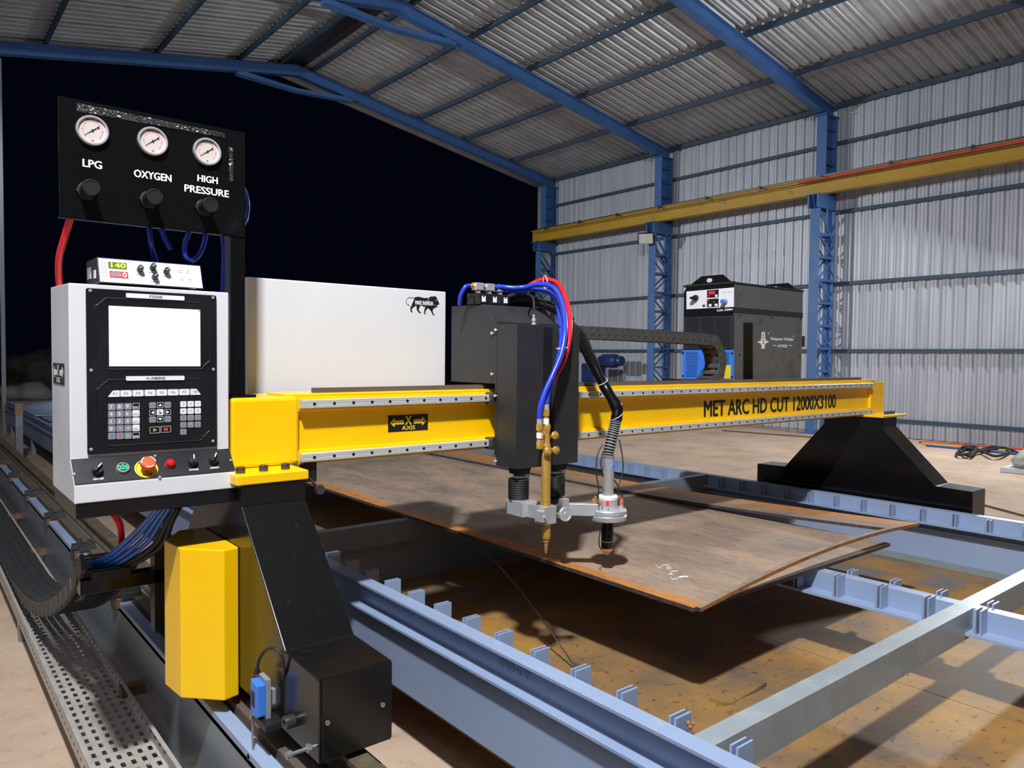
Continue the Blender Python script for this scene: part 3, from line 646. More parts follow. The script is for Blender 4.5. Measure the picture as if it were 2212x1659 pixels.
# ================================================================== BIG CABLE CHAIN in the tray, rising to the gantry arm
def chain_links(path, pitch):     # resample polyline
    P = spline([Vector(p) for p in path], 12); out = [P[0]]; acc = 0
    for a, b_ in zip(P, P[1:]):
        L = (b_-a).length; pos = 0
        while acc+(L-pos) >= pitch:
            pos += pitch-acc; acc = 0; out.append(a+(b_-a)*(pos/L))
        acc += L-pos
    return out
cc = thing('cable_chain', 'wide black cable chain lying in the perforated tray and curving up to the gantry arm', 'cable chain', (0.555, 5, 0.13))
pa = [(0.555, 2.90, 0.775), (0.555, 3.02, 0.700), (0.555, 3.25, 0.575), (0.555, 3.7, 0.402), (0.555, 4.22, 0.275), (0.555, 4.85, 0.195), (0.555, 5.4, 0.168), (0.555, 6.2, 0.160), (0.555, 8, 0.160), (0.555, 11, 0.160)]
pts = chain_links(pa, 0.062)
LH, LWd = 0.033, 0.080
lk = MB()
for sx in (-1, 1):
    x0 = sx*LWd-0.006; lk.prism(rrect(-0.046, 0.046, -LH, LH, 0.012, 3), 'x', x0, x0+0.012)
lk2 = MB()
for yy in (-0.0155, 0.0155): lk2.box(-LWd, LWd, yy-0.0042, yy+0.0042, LH-0.008, LH-0.001).box(-LWd, LWd, yy-0.0042, yy+0.0042, -LH+0.001, -LH+0.008)
lk.v += [v for v in lk2.v]; n0 = len(lk.v)-len(lk2.v); lk.f += [tuple(i+n0 for i in f) for f in lk2.f]
lme = mesh('chain_link', lk, M['chain_dark'])
for i, (a, b_) in enumerate(zip(pts, pts[1:])):
    d = b_-a; inst(lme, 'chain_link', (a+b_)/2, cc, rot=(math.atan2(d.z, d.y), 0, 0), scale=(1.0 if i % 2 else 1.04, 1, 1))
mb = MB()
for k, (dx, mtl) in enumerate(((-0.03, 0), (0.0, 0), (0.03, 0))): mb.tube([p+Vector((dx, 0, 0)) for p in pts[1::4]], 0.012, 6)
obj('inner_cable', mb, M['blue_cable'], cc, smooth=60)
# ================================================================== GANTRY
ga = thing('gantry', 'yellow gantry beam on two black legs spanning the cutting table', 'gantry', (3.1, 2.5, 0.455))
YW, YFL, YR = 2.445, 2.425, 2.400        # web face, flange face, rail face
BX0, BX1 = 0.815, 5.386
mb = MB(); mb.box(1.04, BX1, YW, 2.66, 1.128, 1.352)
obj('beam_web', mb, M['yellow'], ga, bevel=0.004)
obj('beam_flange', MB().box(1.035, 5.19, YFL, YW+0.01, 1.306, 1.356), M['yellow'], ga, bevel=0.003)
obj('beam_flange', MB().box(1.035, 5.19, YFL, YW+0.01, 1.124, 1.172), M['yellow'], ga, bevel=0.003)
obj('top_strip', MB().box(1.0, 5.26, YFL+0.012, 2.60, 1.356, 1.366), M['yellow'], ga, bevel=0.003)
obj('end_block', MB().box(BX0, 1.045, 2.416, 2.67, 1.128, 1.358), M['yellow'], ga, bevel=0.012)
obj('end_block', MB().box(5.19, BX1, 2.43, 2.67, 1.128, 1.352), M['yellow'], ga, bevel=0.004)
obj('rack_bar', MB().box(1.125, 5.13, 2.47, 2.50, 1.366, 1.383), M['bar_rust'], ga)
def lrail(z):
    x0, x1, h = 1.048, 5.162, 0.0285
    pr = [(0, 0), (0, h*0.36), (0.004, h*0.42), (0.004, h*0.58), (0, h*0.64), (0, h), (0.03, h), (0.03, 0)]
    r = obj('linear_rail', MB().prism([(YR+a, z+c) for a, c in [(0.0, 0.002), (0.002, 0), (0.027, 0), (0.027, h), (0.002, h), (0.0, h-0.002), (0.0, h*.56), (0.0012, h*.5), (0.0, h*.44)]], 'x', x0, x1), M['steel'], ga)
    hb = MB()
    k = 0; x = x0+0.044
    while x < x1:
        hb.cyl((x, YR-0.0006, z+h/2), (x, YR+0.002, z+h/2), 0.0058, 10); x += 0.0735
    obj('bolt_hole', hb, M['print_black'], r, kind='stuff')
lrail(1.3175); lrail(1.1345)
# writing and signs on the web
a = onY(1521, 900, YW-0.0006); c = onY(1805, 882, YW-0.0006); d = onY(1521, 867, YW-0.0006)
mb = MB(); text(mb, 'MET ARC HD CUT 12000X3100', (a.x, YW-0.0006, 1.188), (c.x-a.x, 0, 0), (0, 0, 0.086), 1); obj('lettering', mb, M['print_black'], ga)
def axis_sign(parent, o, u, v, letter, dark, light):
    o, u, v = Vector(o), Vector(u), Vector(v); n = u.cross(v).normalized()*-1
    n = n if n.dot(EYE-o) > 0 else -n
    pl_ = MB(); pl_.oprism([(0, 0), (1, 0), (1, 1), (0, 1)], o, u, v, n*0.0008); s = obj('axis_sign', pl_, dark, parent)
    mb = MB(); e = n*0.0012
    for pts in ([(.04, .56), (.155, .84), (.155, .69), (.385, .69), (.385, .43), (.155, .43), (.155, .28)], [(.96, .56), (.845, .84), (.845, .69), (.63, .69), (.63, .43), (.845, .43), (.845, .28)]):
        mb.oprism(pts, o+e, u, v, n*0.0004)
    text(mb, letter, o+e*1.3+u*.42+v*.40, u*.155, v*.52); text(mb, 'AXIS', o+e*1.3+u*.335+v*.08, u*.33, v*.25)
    obj('arrows_and_letters', mb, light, s)
    mk = MB(); f = n*0.0018
    mk.oprism([(.085, .54), (.145, .54), (.145, .58), (.085, .58)], o+f, u, v, n*0.0002); mk.oprism([(.865, .54), (.925, .54), (.925, .58), (.865, .58)], o+f, u, v, n*0.0002); mk.oprism([(.885, .48), (.905, .48), (.905, .64), (.885, .64)], o+f, u, v, n*0.0002)
    obj('sign_marks', mk, dark, s); return s
a = onY(838, 939, YW); b_ = onY(924, 899, YW); axis_sign(ga, (a.x, YW-0.0006, 1.214), (b_.x-a.x, 0, 0), (0, 0, 0.062), 'X', M['print_black'], M['estop_yellow'])
# legs: sheet-metal boxes, splayed down to long feet that carry the wheels
prof = [(2.282, 1.098), (2.282, 1.032), (1.945, 0.690), (1.731, 0.684), (1.731, 0.468), (3.215, 0.468), (3.215, 0.684), (2.985, 0.690), (2.69, 1.032), (2.69, 1.098)]
lgL = obj('leg', MB().prism(prof, 'x', 0.800, 1.008), M['black_dusty'], ga, bevel=0.003, label='black sheet-metal leg on the operator side')
lgR = obj('leg', MB().prism([(y, z+0.02 if z > .5 else z) for y, z in prof], 'x', 5.056, 5.262), M['black_gloss'], ga, bevel=0.003, label='black sheet-metal leg on the far side')
obj('foot_plate', MB().box(0.784, 1.016, 2.276, 2.70, 1.098, 1.128), M['yellow'], ga, bevel=0.003)
obj('foot_plate', MB().box(5.04, 5.40, 2.276, 2.70, 1.118, 1.134), M['yellow'], ga, bevel=0.003)
bl = mesh('bolt', MB().lathe([(0.0105, 0), (0.0115, 0.002), (0.0115, 0.014), (0.0105, 0.016), (0.006, 0.016), (0.006, 0.010)], (0, 0, 0), (0, 0, 1), 14), M['dark_steel'], 40)
for x in (0.817, 0.890, 0.962): inst(bl, 'bolt', (x, 2.335, 1.128), ga, scale=(1.25, 1.25, 1.2))
for x in (5.215, 5.265, 5.315): inst(bl, 'bolt', (x, 2.335, 1.134), ga, scale=(1.2, 1.2, 1.2))
ep = obj('end_cover', MB().box(0.806, 1.004, 1.722, 1.7325, 0.478, 0.682), M['black_dusty'], ga, bevel=0.001)
sc = mesh('screw', MB().lathe([(0.006, 0), (0.0065, 0.001), (0.0065, 0.004), (0.003, 0.004), (0.003, 0.002)], (0, 0, 0), (0, -1, 0), 12), M['mid_steel'], 40)
for x, y in ((826, 1522), (707, 1561)): q = onY(x, y, 1.722); inst(sc, 'screw', (q.x, 1.722, q.z), ep)
# wheels under the operator side leg
for y in (1.86, 3.05): obj('wheel', MB().cyl((0.86, y, 0.512), (0.955, y, 0.512), 0.056, 24), M['dark_steel'], ga, smooth=40)
for y in (1.86, 3.05): obj('wheel', MB().cyl((5.12, y, 0.512), (5.21, y, 0.512), 0.056, 24), M['dark_steel'], ga, smooth=40)
for y in (1.78,): obj('rail_wiper', MB().box(0.855, 0.96, y-0.02, y+0.02, 0.456, 0.47), M['black'], ga)
# big socket screw and adjusting screw on the outer face
q = onX(635, 1556, 0.80); obj('socket_screw', MB().lathe([(0.017, 0), (0.018, 0.002), (0.018, 0.026), (0.016, 0.028), (0.009, 0.028), (0.009, 0.016)], (0.80, q.y, q.z), (-1, 0, 0), 18), M['dark_steel'], ga, smooth=40)
q = onX(690, 1618, 0.80)
ad = obj('adjusting_screw', MB().cyl((0.80, q.y+0.02, q.z), (0.735, q.y+0.02, q.z), 0.005, 10).cyl((0.735, q.y+0.02, q.z), (0.722, q.y+0.02, q.z), 0.0105, 14).cyl((0.785, q.y+0.02, q.z), (0.775, q.y+0.02, q.z), 0.011, 6), M['mid_steel'], ga, smooth=40)
# yellow motor cover hanging off the outer face
pc = [(0.799, 2.303), (0.750, 2.290), (0.652, 2.392), (0.640, 2.520), (0.715, 2.640), (0.799, 2.640)]
mc = obj('motor_cover', MB().prism(pc, 'z', 0.440, 0.905), M['yellow'], ga, bevel=0.004)
# sensor (blue and grey) on the leg
q = onX(575, 1510, 0.772)
sy, sz = q.y, q.z
sw = obj('limit_switch', MB().prism([(sy-0.012, sz-0.042), (sy+0.030, sz-0.050), (sy+0.040, sz-0.040), (sy+0.040, sz+0.052), (sy-0.012, sz+0.047)], 'x', 0.742, 0.766), M['blue_plastic'], ga, bevel=0.003, label='bright blue limit switch')
obj('switch_plate', MB().prism([(sy-0.014, sz-0.055), (sy+0.030, sz-0.062), (sy+0.040, sz+0.060), (sy-0.014, sz+0.058)], 'x', 0.766, 0.780).box(0.78, 0.80, sy, sy+0.02, sz-0.02, sz+0.02), M['key_grey'], sw)
obj('switch_window', MB().box(0.7405, 0.742, sy+0.008, sy+0.030, sz-0.018, sz+0.022), M['print_black'], sw)
obj('switch_base', MB().box(0.75, 0.80, sy-0.055, sy+0.03, sz-0.068, sz-0.050), M['black'], sw)
t0 = onX(555, 1462, 0.765)
obj('switch_cable', MB().tube([t0, onX(558, 1430, 0.765), onX(570, 1408, 0.768), onX(588, 1400, 0.772), onX(606, 1412, 0.785), onX(614, 1445, 0.795), onX(612, 1468, 0.80)], 0.0045, 8), M['rubber'], sw, smooth=60)
obj('cable_gland', MB().lathe([(0.010, -0.012), (0.010, 0.006), (0.008, 0.008), (0.009, 0.014), (0.006, 0.026)], t0, (0, 0, 1), 12), M['rubber'], sw, smooth=30)
l0, l1 = onX(547, 1548, 0.755), onX(547, 1632, 0.748)
obj('switch_lever', MB().oprism([(-0.005, 0), (0.005, 0), (0.004, 1), (-0.004, 1)], l0, (0, -1, 0), l1-l0, (-0.003, 0, 0)).cyl(l1+Vector((0.006, 0, 0)), l1+Vector((-0.014, 0, 0)), 0.009, 14).cyl(l0+Vector((0.04, 0, 0)), l0+Vector((-0.008, 0, 0)), 0.007, 12).cyl(l0+Vector((0.04, 0, 0)), l0+Vector((0.01, 0, 0)), 0.013, 12), M['mid_steel'], sw, smooth=40)
# arm that carries the cable chain
obj('chain_arm', MB().box(0.475, 0.80, 2.93, 2.985, 0.655, 0.705).box(0.47, 0.476, 2.928, 2.987, 0.652, 0.708), M['black_gloss'], ga, bevel=0.002)
obj('chain_mount', MB().box(0.50, 0.62, 2.89, 2.96, 0.705, 0.74).box(0.71, 0.79, 2.93, 2.99, 0.47, 0.78), M['black'], ga)
# switch finger under the beam next to the leg, and carriage end stop
q = onY(683, 1030, 2.40)
fs_ = obj('end_stop', MB().box(q.x-0.035, q.x+0.012, 2.42, 2.46, 1.062, 1.128), M['black'], ga, bevel=0.003)
obj('stop_roller', MB().cyl((q.x+0.015, 2.395, 1.035), (q.x+0.015, 2.41, 1.035), 0.016, 16).tube([(q.x-0.015, 2.42, 1.075), (q.x+0.015, 2.41, 1.035)], 0.005, 6, False), M['dark_steel'], fs_, smooth=40)
# hoses going down from the console to the chain arm
for i, (dx, dy, mt_) in enumerate(((0, 0, 'blue_cable'), (14, 4, 'blue_cable'), (27, 8, 'blue_cable'), (-9, -4, 'blue_cable'), (46, 10, 'rubber'), (58, 14, 'rubber'))):
    pts = [onY(352+dx*.6, 1092+dy*.2, 2.60), onY(330+dx*.7, 1120+dy*.5, 2.68), onY(290+dx, 1165+dy, 2.80), onY(240+dx*.8, 1205+dy, 2.90), onY(203+dx*.5, 1222+dy*1.2, 2.96)]
    tag(obj('pneumatic_hose', MB().tube(pts, 0.0085 if i < 4 else 0.010, 10), M[mt_], smooth=60), 'blue pneumatic hose dropping from the console to the chain arm' if i < 4 else 'black cable dropping from the console to the chain arm', 'hose' if i < 4 else 'cable', 'hoses under the console')
tag(obj('gas_hose', MB().tube([onY(245, 1108, 2.72), onY(258, 1130, 2.8), onY(262, 1160, 2.9), onY(260, 1195, 2.98)], 0.012, 10), M['red_hose'], smooth=60), 'dark red hose hanging below the console base', 'hose')

# ================================================================== CONTROL CONSOLE
co = thing('control_console', 'white control console with lit screen, keypad and emergency stop button', 'control console', (0.58, 2.5, 1.04))
X0, X1, YF_, YL, YBK = 0.363, 0.801, 2.391, 2.334, 2.705
prof = [(YL, 1.083), (YL, 1.134), (2.394, 1.200), (YF_, 1.692), (YBK, 1.700), (YBK, 1.083)]
obj('cabinet', MB().prism(prof, 'x', X0, X1), M['white'], co, bevel=0.003)
obj('console_base', MB().box(X0+0.004, X1+0.004, YL+0.004, YBK, 1.040, 1.083), M['black_gloss'], co, bevel=0.002)
q0 = onX(116, 808, X0); q1 = onX(139, 768, X0); axis_sign(co, (X0-0.0006, q0.y, 1.405), (0, q1.y-q0.y, 0), (0, 0, 0.062), 'Y', M['print_black'], M['label_white'])
# operator panel
pn = obj('operator_panel', MB().oprism(rrect(0, 0.357, 0, 0.470, 0.006), (0.4045, YF_-0.0005, 1.2105), (1, 0, 0), (0, 0, 1), (0, -0.006, 0)), M['black_panel'], co, bevel=0.001)
YP = YF_-0.0066
def cp(x, y, off=0.0): p = onY(x, y, YP-off); return p
def frm(x0, x1, z0, z1, cut, w=0.004):      # raised rounded ridge
    pts = [(x0+cut, z1), (x1-cut, z1), (x1, z1-cut), (x1, z0+cut), (x1-cut, z0), (x0+cut, z0), (x0, z0+cut), (x0, z1-cut), (x0+cut, z1)]
    mb = MB(); P3 = []
    for a, b_ in zip(pts, pts[1:]): P3 += [(a[0]+(b_[0]-a[0])*t, YP+0.0012, a[1]+(b_[1]-a[1])*t) for t in (0, .25, .5, .75)]
    mb.tube(P3+[P3[0]], w, 8, True, 3); return mb
obj('screen_ridge', frm(0.427, 0.742, 1.452, 1.655, 0.028, 0.003), M['black_panel'], pn, smooth=60)
obj('keypad_ridge', frm(0.427, 0.742, 1.232, 1.422, 0.032, 0.003), M['black_panel'], pn, smooth=60)
a, b_ = cp(236, 798), cp(432, 667)
zS0, zS1 = 1.461, 1.6335
sc_ = obj('screen', MB().box(a.x, b_.x, YP-0.0015, YP+0.002, zS0, zS1), M['screen'], pn, label='glowing white screen')
mb = MB()
for i in range(1, 8):
    x = a.x+(b_.x-a.x)*i/8; mb.box(x-0.0004, x+0.0004, YP-0.002, YP-0.0014, zS0+0.001, zS0+0.008)
for i in range(8): mb.box(a.x+(b_.x-a.x)*.64-.001, a.x+(b_.x-a.x)*.64+.001, YP-0.002, YP-0.0014, zS1-0.028-i*.0062, zS1-0.0270-i*.0062)
obj('screen_marks', mb, M['key_grey'], sc_, kind='stuff')
obj('screen_flag', MB().box(b_.x-0.0065, b_.x-0.0005, YP-0.002, YP-0.0014, zS1-0.006, zS1-0.001), M['green'], sc_)
for (xa, za, xb, zb, s, sw_) in ((272, 648, 398, 635, 'F2300B', .22), (272, 822, 398, 812, 'FL:方菱数控', .32)):
    p0, p1 = cp(xa, za, .001), cp(xb, zb, .001); zc_ = (p0.z+p1.z)/2
    o = obj('name_strip', MB().oprism(rrect(0, p1.x-p0.x, -0.0065, 0.0065, 0.003), (p0.x, YP, zc_), (1, 0, 0), (0, 0, 1), (0, -0.0036, 0)), M['panel_white'], pn)
    w_ = (p1.x-p0.x)*sw_; mb = MB(); text(mb, s, ((p0.x+p1.x)/2-w_/2, YP-0.0039, zc_-0.0038), (w_, 0, 0), (0, 0, 0.0076), 1); obj('lettering', mb, M['print_grey'], o)
scr = mesh('screw', MB().lathe([(0.0045, 0), (0.0048, 0.001), (0.0035, 0.003), (0.0018, 0.003), (0.0018, 0.0015)], (0, 0, 0), (0, -1, 0), 12), M['chrome'], 40)
for x, y in ((195, 628), (460, 643), (197, 800), (461, 798), (197, 971), (460, 953)): p = cp(x, y); inst(scr, 'screw', (p.x, YP, p.z), pn)
# keys
KW = {}
def key(cx, cy, w, h, kind, poly=None):
    p = onY(220+cx/9.217, 820+cy/9.217, YP-0.002)
    ww, hh = w, h
    if poly is None:
        if (w, h) not in KW: KW[w, h] = MB().prism(rrect(-w/2, w/2, -h/2, h/2, 0.0028, 3), 'y', -0.0022, 0)
        mbk = KW[w, h]
    else: mbk = MB().prism([(a*w, b2*h) for a, b2 in poly], 'y', -0.0022, 0)
    kk = (w, h, kind, str(poly))
    if kk not in KME: KME[kk] = mesh('key', mbk, M[kind])
    inst(KME[kk], 'key', (p.x, YP+0.0004, p.z), pn); return p
KME = {}
legend = {'w': MB(), 'd': MB(), 'r': MB(), 'g': MB(), 'b': MB()}
def leg_(s, p, w, h, c): text(legend[c], s, (p.x-w/2, YP-0.0022, p.z-h/2), (w, 0, 0), (0, 0, h), 1 if c == 'w' else 0)
fx = [(130, 355), (370, 598), (612, 835), (852, 1072), (1085, 1302), (1315, 1528), (1540, 1748), (1762, 1970)]
for i, (a, b_) in enumerate(fx):
    c_ = (a+b_)/2; y = 281-(c_-240)*0.0232; w = 0.0300
    poly = None
    if i == 0: poly = [(-.5, -.45), (-.46, -.5), (.5, -.5), (.5, .5), (0, .5), (-.12, .42)]
    if i == 7: poly = [(-.5, -.5), (.46, -.5), (.5, -.42), (.12, .44), (0, .5), (-.5, .5)]
    p = key(c_, y, w, 0.0185, 'key_white', poly); leg_('F%d' % (i+1), p+Vector((.003 if i == 0 else 0, 0, 0)), 0.0105, 0.0072, 'd')
rows = ['789', '456', '123', '0.+', '  -']
for r_ in range(5):
    for c_ in range(4):
        cx, cy = (200, 363, 523, 682)[c_], (543, 687, 833, 978, 1125)[r_]-((200, 363, 523, 682)[c_]-200)*0.032
        kd = 'key_grey' if c_ < 3 else ('black_panel' if r_ in (0, 4) else 'key_white')
        p = key(cx, cy, 0.0192, 0.0188, kd)
        if c_ < 3:
            s = rows[r_][c_]
            if s in '.': leg_(s, p, 0.003, 0.003, 'w')
            elif s == '-': leg_(s, p, 0.007, 0.0018, 'w')
            elif s == '+': leg_(s, p, 0.007, 0.007, 'w')
            elif s != ' ': leg_(s, p+Vector((-.002, 0, 0)), 0.0065 if s != '1' else 0.0022, 0.0095, 'w')
            else: legend['b' if c_ == 0 else 'r'].oprism([(-.0012, -.006), (.0012, -.006), (.0012, .002), (.0035, .002), (0, .0065), (-.0035, .002), (-.0012, .002)], (p.x, YP-0.0022, p.z), (1, 0, 0), (0, 0, 1), (0, -.0002, 0))
        else:
            leg_(['ESC', 'SPACE', 'BACK', 'DEL', 'ENTER'][r_], p+Vector((0, 0, -.0035)), 0.0145, 0.0055, 'w' if r_ in (0, 4) else 'd')
            if r_ in (0, 4):
                for x_ in (-.0088, .0088): legend['w'].box(p.x+x_-.0004, p.x+x_+.0004, YP-.0022, YP-.002, p.z-.0085, p.z+.0085)
                for z_ in (-.0085, .0085): legend['w'].box(p.x-.0088, p.x+.0088, YP-.0022, YP-.002, p.z+z_-.0004, p.z+z_+.0004)
tri = {0: None, 1: [(-.5, -.3), (.5, -.3), (0, .45)], 3: [(.4, -.5), (.4, .5), (-.4, 0)], 5: [(-.4, -.5), (.4, 0), (-.4, .5)], 7: [(-.5, .35), (0, -.4), (.5, .35)]}
for k in range(9):
    r_, c_ = divmod(k, 3); cx = (1010, 1162, 1312)[c_]; cy = (513, 656, 795)[r_]-(cx-1010)*0.034
    if k in (0, 2, 6, 8):
        p = key(cx, cy, 0.0182, 0.0180, 'key_grey'); leg_({0: 'HOME', 2: 'PgUp', 6: 'END', 8: 'PgDn'}[k], p, 0.0135, 0.0055, 'd')
    elif k == 4:
        p = key(cx, cy, 0.0182, 0.0180, 'key_white'); legend['d'].oprism([(-.0035, -.004), (.003, -.006), (.005, .0), (-.001, .002), (-.0015, .007), (-.003, .007), (-.003, .001)], (p.x, YP-0.0022, p.z), (1, 0, 0), (0, 0, 1), (0, -.0002, 0))
    else:
        p = key(cx, cy, 0.0182, 0.0180, 'black_panel')
        legend['w'].oprism([(x*.011, z*.010) for x, z in tri[k]], (p.x, YP-0.0022, p.z), (1, 0, 0), (0, 0, 1), (0, -.0002, 0))
        for x_ in (-.0082, .0082): legend['w'].box(p.x+x_-.0004, p.x+x_+.0004, YP-.0022, YP-.002, p.z-.008, p.z+.008)
        for z_ in (-.008, .008): legend['w'].box(p.x-.0082, p.x+.0082, YP-.0022, YP-.002, p.z+z_-.0004, p.z+z_+.0004)
for cx, cy, kd in ((1055, 1003, 'g'), (1274, 988, 'r')):
    p = key(cx, cy, 0.0290, 0.0205, 'black_panel')
    for x_ in (-.0135, .0135): legend['w'].box(p.x+x_-.0004, p.x+x_+.0004, YP-.0022, YP-.002, p.z-.0092, p.z+.0092)
    for z_ in (-.0092, .0092): legend['w'].box(p.x-.0135, p.x+.0135, YP-.0022, YP-.002, p.z+z_-.0004, p.z+z_+.0004)
    if kd == 'g': legend['g'].oprism([(-.004, -.005), (.006, 0), (-.004, .005)], (p.x, YP-0.0022, p.z), (1, 0, 0), (0, 0, 1), (0, -.0002, 0))
    else:
        for x_ in (-.003, .003): legend['r'].box(p.x+x_-.0022, p.x+x_+.0022, YP-.0024, YP-.002, p.z-.005, p.z+.005)
gl = ['GXY', 'FMZ']
for r_ in range(5):
    for c_ in range(3 if r_ < 4 else 1):
        cx = (1625, 1770, 1912)[c_]; cy = (490, 630, 764, 902, 1040)[r_]-(cx-1625)*0.032
        p = key(cx, cy, 0.0178, 0.0175, 'key_white' if r_ < 2 else 'key_grey')
        if r_ < 2: leg_(gl[r_][c_], p, 0.0052, 0.0065, 'd')
        else:
            col_ = {(2, 0): 'r', (4, 0): 'r', (3, 1): 'g'}.get((r_, c_), 'd')
            legend[col_].oprism([(math.cos(t)*.0030, .0025+math.sin(t)*.0030) for t in [i*math.pi/4 for i in range(8)]], (p.x, YP-0.0022, p.z), (1, 0, 0), (0, 0, 1), (0, -.0002, 0))
            legend['d'].box(p.x-.004, p.x+.004, YP-.0022, YP-.002, p.z-.0055, p.z-.0040)
for c_, nm in (('w', 'label_white'), ('d', 'print_grey'), ('r', 'led_red'), ('g', 'green'), ('b', 'blue_plastic')):
    obj('key_legend', legend[c_], M[nm] if c_ != 'r' else M['dial_red'], pn, kind='stuff')
# sloping switch panel
SN = Vector((0, -0.066, 0.060)).normalized(); SP = Vector((0, YL, 1.134)); SV = Vector((0, 0.060, 0.066)).normalized()
def sp(x, y, off=0.003): return onP(x, y, SP+SN*off, SN)
sl_ = obj('switch_panel', MB().oprism([(0, 0.0), (X1-X0-0.002, 0.0), (X1-X0-0.002, 0.084), (0, 0.084)], (X0+0.001, SP.y, SP.z+0.0035), (1, 0, 0), SV, SN*0.002), M['black_panel'], co)
def rotary(x, y, tilt, label):
    p = sp(x, y); u = Vector((1, 0, 0)); v = SV
    o = obj('rotary_switch', MB().lathe([(0.0155, 0), (0.0155, 0.006), (0.0135, 0.008), (0.0135, 0.016), (0.012, 0.018)], p, SN, 20), M['black'], sl_, smooth=30)
    du = (u*math.sin(tilt)+v*math.cos(tilt)); dv = SN.cross(du)
    obj('switch_grip', MB().hexa([p+SN*.012+du*a+dv*b_ for a, b_ in ((-.014, -.004), (.017, -.004), (.017, .004), (-.014, .004))], [p+SN*.028+du*a+dv*b_ for a, b_ in ((-.012, -.003), (.015, -.003), (.015, .003), (-.012, .003))]), M['black'], o, bevel=0.001)
    obj('pointer', MB().hexa([p+SN*.0281+du*a+dv*b_ for a, b_ in ((-.002, -.0015), (.014, -.0015), (.014, .0015), (-.002, .0015))], [p+SN*.0286+du*a+dv*b_ for a, b_ in ((-.002, -.0015), (.014, -.0015), (.014, .0015), (-.002, .0015))]), M['label_white'], o)
    q = p-SV*0.022; w = 0.026
    obj('label_plate', MB().oprism([(-.016, -.008), (.016, -.008), (.016, .012), (-.016, .012)], q, u, v, SN*0.001), M['print_black'], o)
    mb = MB(); text(mb, label, q-u*w/2-v*.005+SN*.0014, u*w, v*.006, 1); obj('lettering', mb, M['label_white'], o)
rotary(210, 1020, 0.7, 'ON / OFF'); rotary(415, 1001, 0.15, 'UP / DOWN'); rotary(460, 997, 0.5, 'PLASMA/OXY')
p = sp(265, 1013); vm = obj('voltmeter', MB().lathe([(0.0165, 0), (0.017, 0.001), (0.017, 0.007), (0.0155, 0.010), (0.0140, 0.010), (0.0140, 0.008)], p, SN, 24), M['alu'], sl_, smooth=30)
obj('meter_face', MB().lathe([(0.0140, 0.0075), (0.0140, 0.0085)], p, SN, 24), M['print_black'], vm)
mb = MB(); text(mb, '225', p+SN*.0092+Vector((-.0115, 0, 0))-SV*.006, Vector((.023, 0, 0)), SV*.012, 1); text(mb, '8', p+SN*.0092+Vector((-.002, 0, 0))+SV*.008, Vector((.004, 0, 0)), SV*.003, 1); obj('digits', mb, M['led_mint'], vm)
p = sp(316, 1013); es = obj('stop_plate', MB().lathe([(0.0315, 0), (0.032, 0.001), (0.0315, 0.002)], p, SN, 32), M['estop_yellow'], sl_, label='yellow emergency stop disc')
obj('stop_ring', MB().tube([p+SN*.002+(Vector((1, 0, 0))*math.cos(t)+SV*math.sin(t))*.0265 for t in [i*math.pi/16 for i in range(33)]], 0.0006, 4, False), M['print_black'], es)
mb = MB(); text(mb, 'STOP', p+SN*.0026+Vector((-.013, 0, 0))-SV*.0245, Vector((.026, 0, 0)), SV*.008, 1); text(mb, 'EMERGENCY', p+SN*.0026+Vector((-.019, 0, 0))+SV*.019, Vector((.038, 0, 0)), SV*.005, 1); obj('lettering', mb, M['print_black'], es)
bt = obj('stop_button', MB().lathe([(0.013, 0.002), (0.013, 0.020), (0.0205, 0.022), (0.0215, 0.026), (0.0205, 0.034), (0.017, 0.037), (0.0, 0.038)], p, SN, 28), M['estop_red'], es, smooth=35)
for k in range(3):
    t0 = k*2.1; obj('turn_mark', MB().tube([p+SN*.0362+(Vector((1, 0, 0))*math.cos(t0+i*.18)+SV*math.sin(t0+i*.18))*.0185 for i in range(8)], 0.0016, 5, False), M['label_white'], bt)
p = sp(367, 1004); obj('indicator_lamp', MB().lathe([(0.0145, 0), (0.0145, 0.005), (0.0125, 0.007), (0.0125, 0.013), (0.009, 0.017), (0.0, 0.0185)], p, SN, 24), M['red_lens'], sl_, smooth=35)
scs = mesh('screw', MB().lathe([(0.004, 0), (0.0042, 0.001), (0.003, 0.0025), (0.0015, 0.0025)], (0, 0, 0), SN, 12), M['chrome'], 40)
for x, y in ((160, 1024), (498, 994), (345, 1031), (335, 985)): inst(scs, 'screw', sp(x, y), sl_)

# ================================================================== TORCH HEIGHT CONTROLLER on the console
def px8(x, y): return (170+x/7.628, 540+y/7.628)
BLp = onY(*px8(335, 585), 2.432); TLp = onY(*px8(275, 115), 2.462); BRp = onY(*px8(2062, 685), 2.432); TRp = onY(*px8(1990, 250), 2.462)
zb_ = 1.7015; zt_ = (TLp.z+TRp.z)/2
BLp = Vector((BLp.x, 2.432, zb_)); BRp = Vector((BRp.x, 2.432, zb_)); TLp = Vector((BLp.x, 2.462, zt_)); TRp = Vector((BRp.x, 2.462, zt_))
hc = thing('height_controller', 'small white-faced torch height controller box with digit displays on top of the console', 'controller box', ((BLp.x+BRp.x)/2, 2.5, zb_))
bk = 2.62
obj('case', MB().hexa([BLp, BRp, Vector((BRp.x, bk, zb_)), Vector((BLp.x, bk, zb_))], [TLp, TRp, Vector((BRp.x, bk, zt_)), Vector((BLp.x, bk, zt_))]), M['black'], hc, bevel=0.002)
HV = (TLp-BLp); HN = Vector((1, 0, 0)).cross(HV).normalized(); HN = HN if HN.y < 0 else -HN; HU = BRp-BLp
fo = BLp+HN*0.001
fp = obj('face_plate', MB().oprism([(.012, .035), (.988, .035), (.988, .955), (.012, .955)], BLp, HU, HV, HN*0.0015), M['panel_white'], hc)
FN = BLp+HN*0.0018
